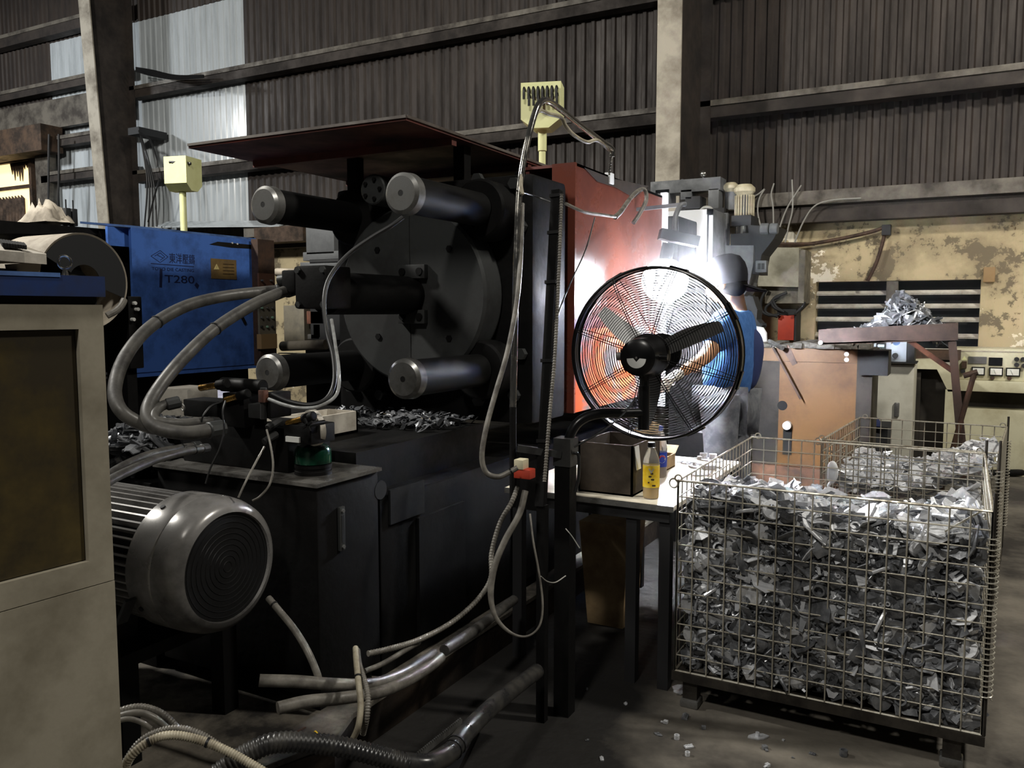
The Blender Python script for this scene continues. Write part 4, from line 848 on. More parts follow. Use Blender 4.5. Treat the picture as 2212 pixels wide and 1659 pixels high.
G().ring(fc - fx * .016, fc + fx * .016, FR - .002, FR + .004, 64).make('clamp_band', 'fan_black', t)
for k in range(8):
    a = 2 * math.pi * (k + .35) / 8; d = FU * math.cos(a) + FW * math.sin(a)
    for off in (-.0045, .0045):
        e = fx.cross(d) * off
        pts = [fc + e + d * r - fx * (.035 + .07 * (1 - (r / FR) ** 2.2) + .002) for r in (.06, .12, .18, .24, .29, FR)]
        G().tube(pts, .0017, 5, 3).make('grille_spoke', 'grille_wire', t)
    pts = [fc + d * r + fx * (.035 + .06 * (1 - (r / FR) ** 2.2) + .002) for r in (.06, .14, .22, FR)]
    G().tube(pts, .0016, 5, 3).make('grille_spoke', 'grille_wire', t)
    G().obox(fc + d * (FR + .004), (.012, .03, .07), d, fx).make('rim_clip', 'fan_black', t)
G().cyl(fc + fx * .095, fc + fx * .105, .075, n=32).make('front_cap', 'fan_black', t)
mo = G().lathe([(1e-4, 0), (.052, .002), (.066, .012), (.07, .03), (.07, .1), (.082, .12), (.082, .15), (1e-4, .15)], fc - fx * .225, fx, 40).make('motor_housing', 'fan_black', t)
up = Vector((0, 0, 1)); side = up.cross(fx).normalized()
pr = [(.036 * math.cos(a), .036 * math.sin(a)) for a in [R(180 + 180 * k / 14) for k in range(15)]] + [(.012, .002), (0, -.012), (-.012, .002)]
G().prism([fc - fx * .2265 + side * x * 1.0 + up * (y * .95 - .004) for x, y in pr], fx * .002).make('motor_label', 'label_white', mo, False)
G().cyl(fc - fx * .228, fc - fx * .224, .004, n=8).make('screw', 'machined', mo)
G().cyl(fc - fx * .17 - side * .07, fc - fx * .17 - side * .1, .012, n=12).make('tilt_knob', 'fan_black', mo); G().cyl(fc - fx * .17 + side * .068, fc - fx * .17 + side * .092, .016, n=12).make('tilt_knob', 'machined', mo)
hubc = fc + fx * .0; G().cyl(hubc - fx * .06, hubc + fx * .03, .035, n=20).make('blade_hub', 'fan_black', t)
for k in range(3):
    a0 = R(90 + 120 * k); g = G(); rows = []
    for i in range(7):
        r = .04 + .235 * i / 6; wd = .03 + .055 * math.sin(math.pi * min(1, .25 + .62 * i / 6)); row = []
        for j in range(5):
            s = (j / 4 - .5) * wd; a = a0 + s / r * .8 + .12 * i / 6
            row.append(hubc + (FU * math.cos(a) + FW * math.sin(a)) * r + fx * (s * .35))
        rows.append(row)
    vs = [p for r in rows for p in r]; n = len(vs)
    fs = [(i * 5 + j, i * 5 + j + 1, i * 5 + j + 6, i * 5 + j + 5) for i in range(6) for j in range(4)]
    g.add(vs, fs); g.add([p + fx * .0025 for p in vs], [f[::-1] for f in fs]); g.make('fan_blade', 'fan_blade', t, True, 80)
nk = fc - fx * .13 - up * .09
pb_ = P(1372, 930, t=3.06)
yo = Vector((nk.x, nk.y, 0)); kb = Vector((nk.x - .0, nk.y, pb_.z))
G().tube([fc - fx * .14 - up * .05, nk, nk - up * .03], .018, 10).make('neck', 'fan_black', t)
G().cyl(kb, Vector((kb.x, kb.y, nk.z - .02)), .021, n=16).make('yoke_tube', 'fan_black', t)
az = P(1360, 893, t=3.06).z; j0 = Vector((kb.x, kb.y, az))
G().tube([j0, j0.lerp(post, .3) * 1, Vector((post.x + (j0.x - post.x) * .45, post.y + (j0.y - post.y) * .45, az + .004)), Vector((post.x + (j0.x - post.x) * .22, post.y + (j0.y - post.y) * .22, az - .012)), Vector((post.x + (j0.x - post.x) * .06, post.y + (j0.y - post.y) * .06, az - .07)), Vector((post.x, post.y, az - .16)), Vector((post.x, post.y, az - .3))][0:1] + [j0.lerp(Vector((post.x, post.y, az)), k) + Vector((0, 0, dz)) for k, dz in ((.25, 0), (.5, .003), (.72, -.008), (.88, -.04), (.97, -.1), (1, -.17), (1, -.3))], .0185, 14).make('bent_arm', 'fan_black', t, True, 60)
tz = P(1225, 952, t=3.02).z
G().box((post.x - .03, post.y - .03, 0), (post.x + .03, post.y + .03, tz)).make('post', 'machine_black', t)
G().box((post.x - .034, post.y - .034, tz - .09), (post.x + .034, post.y + .034, tz + .012)).make('post_sleeve', 'machine_steel', t)
G().cyl((post.x - .034, post.y - .03, tz - .05), (post.x - .07, post.y - .05, tz - .05), .008, n=8).make('clamp_bolt', 'machined', t)
G().tube([P(1240, 978, t=3.0), P(1250, 985, t=3.0), P(1250, 1030, t=3.0), P(1243, 1062, t=3.0)], .006, 8).make('loose_cable', 'cable_black', t)
G().tube([P(1368, 868, t=3.02), P(1340, 900, t=3.0), P(1295, 935, t=2.98), P(1240, 966, t=2.98)], .0035, 6).make('power_lead', 'cable_black', t)
# ------------------------------------------------------------------ hanging work light
LT = 4.5
lc0 = P(1436, 606, t=LT)
t = thing('work_light', 'blazing white work lamp hanging beside the operator behind the fan', 'lamp', lc0 - Vector((0, 0, .12)))
G().ball(lc0, .125, (1, 1, .95), 24).make('lamp_bulb', 'lamp_glow', t)
tp = P(1466, 514, t=LT)
G().obox(tp, (.21, .1, .055), RGT - UPV * .22, (-RGT.y, RGT.x, 0)).make('lamp_housing', 'robot_dark', t)
G().cyl(lc0 + Vector((0, 0, .1)), lc0 + Vector((.02, 0, .2)), .035, n=16).make('lamp_neck', 'robot_dark', t)
G().tube([P(1458, 505, t=LT), P(1457, 480, t=LT), P(1461, 462, t=LT + .02), P(1470, 444, t=LT + .03), P(1480, 441, t=LT + .05)], .014, 10).make('hanger_tube', 'robot_grey', t)
hz = P(1480, 441, t=LT + .05); G().bar(hz, Vector((-1.685, hz.y + .1, hz.z)), .02).make('hanger_bar', 'robot_grey', t)
# thin haze ball added round the lamp to imitate its lens glare
hm = bpy.data.materials.new('glare'); hm.use_nodes = True; MATS['glare'] = hm; nt = hm.node_tree; nt.nodes.remove(nt.nodes['Principled BSDF'])
vs_ = nt.nodes.new('ShaderNodeVolumeScatter'); vs_.inputs['Color'].default_value = (.95, .97, 1, 1); vs_.inputs['Anisotropy'].default_value = .2
tc = nt.nodes.new('ShaderNodeTexCoord'); ln = nt.nodes.new('ShaderNodeVectorMath'); ln.operation = 'LENGTH'; nt.links.new(tc.outputs['Object'], ln.inputs[0])
mp = nt.nodes.new('ShaderNodeMapRange'); mp.inputs[1].default_value = .1; mp.inputs[2].default_value = .5; mp.inputs[3].default_value = .24; mp.inputs[4].default_value = 0; nt.links.new(ln.outputs['Value'], mp.inputs[0])
nt.links.new(mp.outputs[0], vs_.inputs['Density']); nt.links.new(vs_.outputs[0], nt.nodes['Material Output'].inputs['Volume'])
g = G().ball((0, 0, 0), .52, (1, 1, 1), 10); fo = bpy.data.objects.new('fume_haze', g.mesh('fume_haze')); fo.data.materials.append(hm); COL.objects.link(fo); fo.location = lc0 - RGT * .13 - FWD * .12; tag(fo, 'thin white haze added round the work lamp as glare', 'glare', None, 'stuff')
# ------------------------------------------------------------------ work table and what stands on it
TT = .75
tx0, tx1, ty0, ty1 = -1.70, -.955, 3.06, 4.16
t = thing('work_table', 'pale topped work table on dark square legs beneath the fan', 'table', ((tx0 + tx1) / 2, (ty0 + ty1) / 2, 0))
G().box((tx0, ty0, TT - .02), (tx1, ty1, TT), .003).make('table_top', 'table_top', t)
G().box((tx0, ty0 - .004, TT - .024), (tx1, ty0, TT - .001)).make('top_edge', 'machined', t)
G().box((tx0 + .02, ty0 + .01, TT - .07), (tx1 - .02, ty0 + .04, TT - .02)).make('apron', 'table_frame', t); G().box((tx0 + .02, ty1 - .04, TT - .07), (tx1 - .02, ty1 - .01, TT - .02)).make('apron', 'table_frame', t)
for x in (tx0 + .05, P(1368, 1120, y=ty0 + .04).x, tx1 - .04):
    for y in (ty0 + .04, ty1 - .04): G().box((x - .022, y - .022, 0), (x + .022, y + .022, TT - .02)).make('leg', 'table_frame', t)
a, c = P(1250, 955, y=3.14), P(1366, 1055, y=3.14)
bx0, bx1, bzt = a.x, c.x, P(1300, 958, y=3.14).z
t = thing('cardboard_box', 'dark open cardboard box on the table behind the fan post', 'box', ((bx0 + bx1) / 2, 3.3, TT))
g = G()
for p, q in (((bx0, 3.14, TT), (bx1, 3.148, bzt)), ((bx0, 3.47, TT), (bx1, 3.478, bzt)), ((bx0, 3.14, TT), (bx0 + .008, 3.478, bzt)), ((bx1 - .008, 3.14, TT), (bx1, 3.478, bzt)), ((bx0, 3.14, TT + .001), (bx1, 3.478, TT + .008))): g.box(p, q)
g.make('box_walls', 'cardboard_shaded', t, False)  # shade on the unlit front is put into the colour of the walls
G().prism([Vector((bx1 + .001, 3.15, bzt - .005)), Vector((bx1 + .001, 3.2, bzt - .005)), Vector((bx1 + .012, 3.2, bzt - .1)), Vector((bx1 + .012, 3.15, bzt - .1))], (.003, 0, 0)).make('side_flap', 'label_white', t, False)
G().prism([Vector((bx0 + .1, 3.478, bzt)), Vector((bx1 - .01, 3.478, bzt)), Vector((bx1 - .01, 3.5, bzt + .05)), Vector((bx0 + .16, 3.5, bzt + .06))], (0, .003, 0)).make('rear_flap', 'cardboard', t, False)
x0, x1, h = P(1376, 1000, y=3.66).x, P(1428, 1000, y=3.66).x, .065
t = thing('cardboard_carton', 'low open tan carton behind the dark cardboard box', 'carton', ((x0 + x1) / 2, 3.76, TT))
g = G()
for p, q in (((x0, 3.66, TT), (x1, 3.666, TT + h)), ((x0, 3.87, TT), (x1, 3.876, TT + h)), ((x0, 3.66, TT), (x0 + .006, 3.876, TT + h)), ((x1 - .006, 3.66, TT), (x1, 3.876, TT + h)), ((x0, 3.66, TT + .001), (x1, 3.876, TT + .006))): g.box(p, q)
g.make('carton_walls', 'cardboard', t, False)
G().prism([Vector((x0, 3.876, TT + h)), Vector((x1, 3.876, TT + h)), Vector((x1, 3.93, TT + h + .03)), Vector((x0, 3.93, TT + h + .03))], (0, .003, 0)).make('carton_flap', 'cardboard', t, False)
a = P(1236, 1030, z=TT + .05); tag(G().box((a.x - .0, 3.16, TT), (a.x + .03, 3.22, TT + .045)).make('paper_packet', 'label_white'), 'small white packet left of the dark cardboard box', 'packet')
# bottles
b0 = P(1406, 1076, z=TT)
t = thing('drink_bottle', 'drink bottle with a yellow label and black cap on the table', 'bottle', b0); hh = P(1406, 957, t=(b0 - CAM).dot(FWD)).z - TT; s = hh / .225
G().lathe([(1e-4, 0), (.028, 0), (.032, .006), (.033, .05), (.033, .15), (.03, .165), (.018, .195), (.0135, .205), (.0135, .212)], b0, (0, 0, 1), 28).make('bottle_body', 'pet', t)
G().lathe([(1e-4, .003), (.026, .003), (.03, .008), (.031, .05), (.031, .135), (1e-4, .135)], b0, (0, 0, 1), 24).make('drink', 'drink', t)
lb = G().lathe([(.0335, .048), (.0338, .05), (.0338, .135), (.0335, .137)], b0, (0, 0, 1), 32).make('bottle_label', 'label_yellow', t)
tod = (CAM - b0); tod.z = 0; tod.normalize(); sd = Vector((-tod.y, tod.x, 0)); rn = random.Random(2)
g = G()
for k in range(5): 
    z = .058 + .012 * k; w = rn.uniform(.006, .014); o0 = rn.uniform(-.012, .012); p = b0 + tod * .0336 + sd * o0 + Vector((0, 0, z)); g.obox(p, (w, .0014, .006), sd + tod * (o0 * -6), tod)
g.make('label_print', 'rod_brown', lb, False)
g = G(); p = b0 + tod * .0342 + Vector((0, 0, .108)); g.prism([p + sd * x + Vector((0, 0, z)) for x, z in ((-.012, .018), (.0, -.002), (.012, .018), (.006, .018), (0, .008), (-.006, .018))], tod * .0005); g.make('label_mark', 'label_white', lb, False)
G().cyl(b0 + Vector((0, 0, .205)), b0 + Vector((0, 0, .228)), .0155, n=20, bev=.002).make('bottle_cap', 'cap_black', t)
G().torus(b0 + Vector((0, 0, .208)), (0, 0, 1), .0155, .0016, 24, 5).make('neck_ring', 'cap_silver', t)
b1 = P(1420, 1062, z=TT); b1 = Vector((b1.x + .03, b1.y + .2, TT))
b1 = P(1424, 1030, z=TT)
t = thing('cola_bottle', 'clear cola bottle with a blue label behind the yellow one', 'bottle', b1)
G().lathe([(1e-4, 0), (.028, 0), (.033, .008), (.033, .1), (.034, .13), (.03, .165), (.02, .2), (.0135, .215), (.0135, .22)], b1, (0, 0, 1), 28).make('bottle_body', 'pet', t)
lb = G().lathe([(.0335, .05), (.0342, .052), (.0342, .115), (.0337, .117)], b1, (0, 0, 1), 32).make('bottle_label', 'label_blue', t)
tod = (CAM - b1); tod.z = 0; tod.normalize(); sd = Vector((-tod.y, tod.x, 0))
def disc(r0, m, nm, a0, a1, off):
    g = G(); c = b1 + Vector((0, 0, .088)); pts = []
    for k in range(17): a = R(a0 + (a1 - a0) * k / 16); x, z = r0 * math.cos(a), r0 * math.sin(a); th = x / .0345 + .35; pts.append(c + (tod * math.cos(th) + sd * math.sin(th)) * (.0344 + off) + Vector((0, 0, z)))
    g.poly(pts); g.make(nm, m, lb, False)
disc(.019, 'label_white', 'round_emblem', 0, 360, .0002); disc(.0165, 'label_red', 'emblem_top', 15, 190, .0012); disc(.0165, 'label_blue', 'emblem_bottom', 205, 345, .0012)
G().cyl(b1 + Vector((0, 0, .214)), b1 + Vector((0, 0, .234)), .0155, n=20, bev=.002).make('bottle_cap', 'label_blue', t)
# things under the table
a = P(1195, 1140, y=3.5); p = P(1330, 1165, z=.02)
t = thing('cardboard_bin', 'tapered tan cardboard bin standing under the table', 'bin', (p.x, 3.7, 0))
c = P(1330, 1110, y=3.7)
G().hexa([(c.x - .1, 3.6, 0), (c.x + .08, 3.6, 0), (c.x + .08, 3.8, 0), (c.x - .1, 3.8, 0), (c.x - .14, 3.58, .5), (c.x + .11, 3.58, .5), (c.x + .11, 3.82, .5), (c.x - .14, 3.82, .5)]).make('bin_shell', 'cardboard', t, False)
# ------------------------------------------------------------------ operator
def W_(px, py, t): return P(px, py, t=t)
pel = W_(1568, 872, 4.56); ch = W_(1578, 742, 4.52); nk = W_(1588, 660, 4.52); hd = W_(1562, 606, 4.5); ls = W_(1572, 694, 4.36); rs = W_(1600, 692, 4.7)
le = W_(1526, 770, 4.26); lw = W_(1470, 806, 4.16); re = W_(1560, 772, 4.82); rw = W_(1492, 800, 4.78)
lh = W_(1556, 885, 4.46); rh = W_(1582, 884, 4.66); lk = W_(1556, 1030, 4.4); rk = W_(1588, 1030, 4.62)
la = Vector((lk.x + .06, lk.y + .02, .09)); ra = Vector((rk.x + .07, rk.y + .02, .09)); fdir = Vector((-.993, .112, 0))
lt, rt_ = la + fdir * .17 - Vector((0, 0, .05)), ra + fdir * .17 - Vector((0, 0, .05))
sp = pel.lerp(ch, .5)
face = (fdir * .8 + Vector((0, 0, -.35))).normalized()
jaw = hd + face * .055 - Vector((0, 0, .075))
hdir = (lw - le).normalized()
pts = [(pel, .12), (sp, (.125, .105)), (ch, (.15, .12)), (nk - Vector((0, 0, .03)), .062), (hd - face * .02, (.085, .098)), (hd + Vector((0, 0, .06)), .085), (jaw, .055),
       (ls, .062), (le, .042), (lw, .028), (rs, .062), (re, .042), (rw, .028), (lh, .088), (lk, .062), (la, .045), (lt, .036), (rh, .088), (rk, .062), (ra, .045), (rt_, .036)]
eds = [(0, 1), (1, 2), (2, 3), (3, 4), (4, 5), (4, 6), (2, 7), (7, 8), (8, 9), (2, 10), (10, 11), (11, 12), (0, 13), (13, 14), (14, 15), (15, 16), (0, 17), (17, 18), (18, 19), (19, 20)]
per = skin('person', pts, eds, 'skin'); tag(per, 'person in a blue shirt, grey jeans and dark cap, leaning to the press', 'person')
OP = per
# shirt, trousers, shoes
sl_ = ls.lerp(le, .78); sr_ = re.lerp(rs, .3)
hem = pel + Vector((0, 0, .0))
skin('shirt', [(pel + Vector((0, 0, .02)), (.165, .14)), (sp, (.165, .145)), (ch, (.185, .155)), (nk - Vector((0, 0, .085)), .085), (ls, .085), (sl_, .072), (rs, .085), (sr_, .072)], [(0, 1), (1, 2), (2, 3), (2, 4), (4, 5), (2, 6), (6, 7)], 'shirt_blue', per)
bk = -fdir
skin('shaded_back', [(pel + bk * .07 + Vector((0, .05, .07)), .07), (sp + bk * .09 + Vector((0, .06, 0)), .08), (ch + bk * .10 + Vector((0, .07, .0)), .08), (nk + bk * .05 + Vector((0, .06, -.12)), .06)], [(0, 1), (1, 2), (2, 3)], 'shirt_navy', per)  # navy layer puts the shaded back of the blue shirt into colour
skin('trousers', [(pel - Vector((0, 0, .02)), (.15, .13)), (lh, .112), (lk, .085), (la + Vector((0, 0, .02)), .075), (rh, .112), (rk, .085), (ra + Vector((0, 0, .02)), .075)], [(0, 1), (1, 2), (2, 3), (0, 4), (4, 5), (5, 6)], 'jeans', per)
for a, b_ in ((la, lt), (ra, rt_)): skin('shoe', [(a - Vector((0, 0, .03)) - fdir * .05, .052), (a - Vector((0, 0, .04)) + fdir * .08, .048), (b_ - Vector((0, 0, .0)) + fdir * .04, .04)], [(0, 1), (1, 2)], 'shoe', per)
# cap worn with the peak at the back, hair, ear, face
g = G(); n = 20; cpc = hd + Vector((0, 0, .02)) - face * .02; axc = (Vector((0, 0, 1)) + fdir * .22).normalized()
g.lathe([(.104, -.055), (.112, -.02), (.114, .01), (.108, .05), (.088, .088), (.05, .108), (1e-4, .114)], cpc, axc, 28); g.make('cap', 'cap_dark', per, True, 60)
br = (RGT * .95 + Vector((0, 0, -.30))).normalized(); bs = br.cross(Vector((0, 0, 1))).normalized(); b0_ = cpc + RGT * .07 - Vector((0, 0, .035))
vs = []
for i in range(7):
    for j in range(7):
        u, v = i / 6, j / 6 - .5; vs.append(b0_ + br * (u * .165 * (1 - .5 * (2 * v) ** 2)) + bs * (v * .19) - Vector((0, 0, .02 * (2 * v) ** 2)))
g = G(); g.add(vs, [(i * 7 + j, i * 7 + j + 1, (i + 1) * 7 + j + 1, (i + 1) * 7 + j) for i in range(6) for j in range(6)]); k = len(vs)
g.add([v - Vector((0, 0, .006)) for v in vs], [(i * 7 + j, (i + 1) * 7 + j, (i + 1) * 7 + j + 1, i * 7 + j + 1) for i in range(6) for j in range(6)]); g.make('cap_peak', 'cap_dark', per, True, 70)
g = G().ball(hd - fdir * .045 - Vector((0, 0, .02)), .088, (1, .95, .9), 10); g.make('hair', 'hair', per)
ear = hd + Vector((.02, -.088, -.02)); g = G().ball(ear, .026, (.75, .35, 1.15), 8); g.make('ear', 'skin', per)
fr = hd + face * .085; lat = face.cross(Vector((0, 0, 1))).normalized(); fup = lat.cross(face).normalized()
g = G().ball(fr - fup * .02 + face * .012, .02, (.8, .7, 1.3), 8); g.make('nose', 'skin', per)
for sd_ in (-1, 1):
    g = G().ball(fr + lat * .032 * sd_ + fup * .012 - face * .004, .011, (1, 1, .7), 8); g.make('eye', 'label_white', per)
g = G().tube([fr + lat * x - fup * .062 - face * .008 + face * (.004 if x == 0 else 0) for x in (-.022, 0, .022)], .005, 6); g.make('mouth', 'control_brown', per)
# gloved hands: palm, four fingers and a thumb each
for w, e, nm in ((lw, le, 'l'), (rw, re, 'r')):
    d = (w - e).normalized(); s = d.cross(Vector((0, 0, 1))).normalized(); u = s.cross(d).normalized()
    pl2 = w + d * .085; pts = [(w - d * .02, .032), (w + d * .03, (.034, .022)), (pl2, (.042, .02))]; ed = [(0, 1), (1, 2)]
    for k, L in enumerate((.07, .082, .076, .06)):
        o_ = s * (.03 - .02 * k); i0 = len(pts)
        pts += [(pl2 + o_ * .9 + d * .012, .0105), (pl2 + o_ + d * (.012 + L * .5) - u * .012, .0095), (pl2 + o_ + d * (.012 + L * .8) - u * .04, .0085)]
        ed += [(2, i0), (i0, i0 + 1), (i0 + 1, i0 + 2)]
    i0 = len(pts); pts += [(w + d * .035 + s * .042, .012), (w + d * .075 + s * .062 - u * .012, .01), (w + d * .1 + s * .058 - u * .035, .009)]; ed += [(1, i0), (i0, i0 + 1), (i0 + 1, i0 + 2)]
    skin('glove', pts, ed, 'glove', per, 0, 1)
# platform the operator stands on stays on the floor; second worker crouching behind the furnace
c0 = P(1868, 1000, t=6.55); c0 = Vector((c0.x, c0.y, 0))
pe = c0 + Vector((.04, .0, .46)); chs = P(1856, 900, t=6.55) + Vector((-.06, 0, .03)); hd2 = chs + Vector((-.2, -.02, .12))
k1, k2 = pe + Vector((-.34, -.10, .12)), pe + Vector((-.34, .12, .10)); a1, a2 = Vector((k1.x + .12, k1.y, .08)), Vector((k2.x + .12, k2.y, .08))
pts = [(pe, .13), (pe.lerp(chs, .5), .13), (chs, .15), (hd2 - Vector((-.04, 0, .1)), .055), (hd2, .09), (hd2 + Vector((-.02, 0, .07)), .08), (chs + Vector((-.03, -.19, .02)), .06), (chs + Vector((-.2, -.2, -.18)), .042), (chs + Vector((-.38, -.12, -.2)), .03), (chs + Vector((-.03, .19, .02)), .06), (chs + Vector((-.2, .2, -.18)), .042), (chs + Vector((-.38, .12, -.2)), .03),
       (pe + Vector((-.02, -.1, 0)), .1), (k1, .07), (a1, .045), (a1 + Vector((-.15, 0, -.04)), .035), (pe + Vector((-.02, .1, 0)), .1), (k2, .07), (a2, .045), (a2 + Vector((-.15, 0, -.04)), .035)]
ed = [(0, 1), (1, 2), (2, 3), (3, 4), (4, 5), (2, 6), (6, 7), (7, 8), (2, 9), (9, 10), (10, 11), (0, 12), (12, 13), (13, 14), (14, 15), (0, 16), (16, 17), (17, 18), (18, 19)]
p2 = skin('person', pts, ed, 'skin'); tag(p2, 'person crouching half hidden behind the furnace in a dark blue shirt', 'person')
skin('shirt', [(pe + Vector((0, 0, .04)), .16), (pe.lerp(chs, .5), .165), (chs, .18), (chs + Vector((-.03, -.19, .02)), .08), (chs + Vector((-.15, -.2, -.1)), .065), (chs + Vector((-.03, .19, .02)), .08), (chs + Vector((-.15, .2, -.1)), .065)], [(0, 1), (1, 2), (2, 3), (3, 4), (2, 5), (5, 6)], 'shirt_navy', p2)
skin('trousers', [(pe, .165), (pe + Vector((-.02, -.1, 0)), .125), (k1, .092), (a1, .07), (pe + Vector((-.02, .1, 0)), .125), (k2, .092), (a2, .07)], [(0, 1), (1, 2), (2, 3), (0, 4), (4, 5), (5, 6)], 'trousers_dark', p2)
g = G().ball(hd2 + Vector((.02, 0, .04)), .105, (1, .9, 1), 10); g.make('hair', 'hair', p2)
# ------------------------------------------------------------------ furnace, tray and controls at the right
fy = 6.2
a, c = P(1600, 745, y=fy), P(1842, 1060, y=fy); FX0, FX1, FZ = a.x, c.x, P(1740, 752, y=fy).z
t = thing('holding_furnace', 'tall orange brown furnace with slag crusted rim behind the operator', 'furnace', ((FX0 + FX1) / 2, fy + .4, 0))
zb = P(1750, 1010, y=fy).z; zj = P(1740, 782, y=fy).z
xs_ = P(1682, 880, y=fy).x; G().box((xs_, fy, zb), (FX1, fy + .45, zj)).make('front_casing', 'furnace_orange', t, False); G().box((FX0, fy + .004, zb), (xs_, fy + .45, zj)).make('dark_casing', 'dark_panel', t, False)  # left part of the casing is darker than the orange part
G().box((FX0 - .005, fy - .008, zj + .002), (FX1, fy + .45, FZ)).make('upper_band', 'furnace_orange', t, False)
G().box((FX0 - .05, fy - .03, 0), (FX1 - .02, fy + .45, zb), .01).make('furnace_base', 'furnace_base', t)
G().box((FX1, fy - .01, 0), (FX1 + .1, fy + .45, FZ)).make('end_wall', 'dark_panel', t, False)
p = P(1862, 800, y=fy - .02); q = P(1900, 740, y=fy + .3); G().box((FX1 + .02, fy - .06, p.z - .03), (FX1 + .2, fy + .2, FZ - .005)).make('drive_box', 'robot_dark', t)
g = G(); rn = random.Random(11); n = 16
for k in range(n):
    x0 = FX0 + (FX1 + .06 - FX0) * k / n; x1 = FX0 + (FX1 + .06 - FX0) * (k + 1.15) / n; h = rn.uniform(.02, .05); d = rn.uniform(-.06, 0)
    g.hexa([(x0, fy + d, FZ), (x1, fy + d - .01, FZ), (x1, fy + .4, FZ), (x0, fy + .4, FZ), (x0, fy + d + .02, FZ + h), (x1, fy + d + .02, FZ + h * .8), (x1, fy + .38, FZ + h), (x0, fy + .38, FZ + h)])
g.make('slag_rim', 'slag', t)
for px, py in ((1829, 765), (1829, 777), (1644, 767)): p = P(px, py, y=fy); G().cyl((p.x, fy - .012, p.z), (p.x, fy, p.z), .016, n=10).make('bolt', 'frame_white', t)
p = P(1690, 876, y=fy); G().cyl((p.x, fy - .004, p.z), (p.x, fy + .01, p.z), .035, n=18).make('sight_hole', 'gap_black', t)
p, q = P(1702, 918, y=fy), P(1712, 965, y=fy); G().cyl((p.x, fy - .05, p.z), (p.x, fy, p.z), .03, n=14).make('tap_plug', 'label_white', t); G().box((p.x - .03, fy - .01, q.z - .06), (p.x + .03, fy, p.z - .03)).make('tap_slot', 'gap_black', t)
g = G(); c0 = [P(*p, y=fy - .012) for p in ((1684, 745), (1704, 745), (1722, 785), (1712, 790))]; g.prism(c0, (0, .008, 0)); g.make('soot_streak', 'rod_brown', t, False)
a, c = P(1670, 750, y=fy - .06), P(1730, 862, y=fy - .06)
tag(G().bar(a, c, .03, .014).make('skimmer_rod', 'rod_brown'), 'flat brown rod leaning on the orange furnace front', 'rod')
a, c = P(1655, 738, y=fy - .1), P(1690, 752, y=fy - .12); tag(G().cyl(a + Vector((0, .12, .0)), c, .016, n=12).make('pipe_stub', 'machined'), 'short grey pipe lying on the furnace rim', 'pipe')
a = P(1633, 728, y=6.4); tag(G().lathe([(1e-4, .12), (.05, .11), (.075, .07), (.08, 0), (1e-4, 0)], (a.x, 6.42, FZ + .03), (0, 0, 1), 24).make('ladle_bowl', 'frame_white'), 'white upturned bowl on the furnace rim behind the operator', 'bowl')
# scrap chute
cy0, cy1 = 5.72, 6.08
a, c, d, e = P(1768, 712, y=cy0), P(1768, 745, y=cy0), P(2064, 698, y=cy0), P(2064, 735, y=cy0)
t = thing('feed_tray', 'brown steel feed tray on thin legs heaped with silver scrap', 'tray', Vector(((a.x + d.x) / 2, (cy0 + cy1) / 2, 0)))
G().prism([a, c, e, d], (0, .012, 0)).make('tray_side', 'brown_steel', t, False); G().prism([v + Vector((0, cy1 - cy0, 0)) for v in (a, c, e, d)], (0, .012, 0)).make('tray_side', 'brown_steel', t, False)
G().prism([c + Vector((0, 0, .012)), e + Vector((0, 0, .012)), e + Vector((0, cy1 - cy0, .012)), c + Vector((0, cy1 - cy0, .012))], (0, 0, -.01)).make('tray_floor', 'brown_steel', t, False)
G().prism([d, e, e + Vector((0, cy1 - cy0, 0)), d + Vector((0, cy1 - cy0, 0))], (.012, 0, 0)).make('tray_end', 'brown_steel', t, False)
p = P(1773, 740, y=cy0); G().cyl((p.x, cy0 - .02, p.z), (p.x, cy0, p.z), .014, n=12).make('pivot_bolt', 'frame_white', t)
l0 = P(2057, 738, y=cy0 + .02); l1 = P(2076, 960, y=cy0 + .02); dl = (l1 - l0); l1 = l0 + dl * (l0.z / -dl.z)
G().bar(l0, l1, .045, .02, (0, 1, 0)).make('leg', 'brown_steel', t, False); G().bar(l0 + Vector((0, .32, 0)), l1 + Vector((.02, .32, 0)), .03, .02, (0, 1, 0)).make('leg', 'brown_steel', t, False)
G().bar(P(1963, 735, y=cy0 + .03), P(2060, 803, y=cy0 + .03), .03, .014, (0, 1, 0)).make('brace', 'rust', t, False)
p, q = P(2104, 808, y=5.6), P(2078, 900, y=5.6); dl = q - p; q = p + dl * (p.z / -dl.z)
t2 = thing('rake_tool', 'rusty T handled rake leaning beside the tray leg', 'rake', q); G().cyl(q, p, .016, n=10).make('shaft', 'rod_brown', t2); G().cyl(P(2081, 812, y=5.6), P(2112, 803, y=5.6), .017, n=10).make('cross_handle', 'rod_brown', t2)
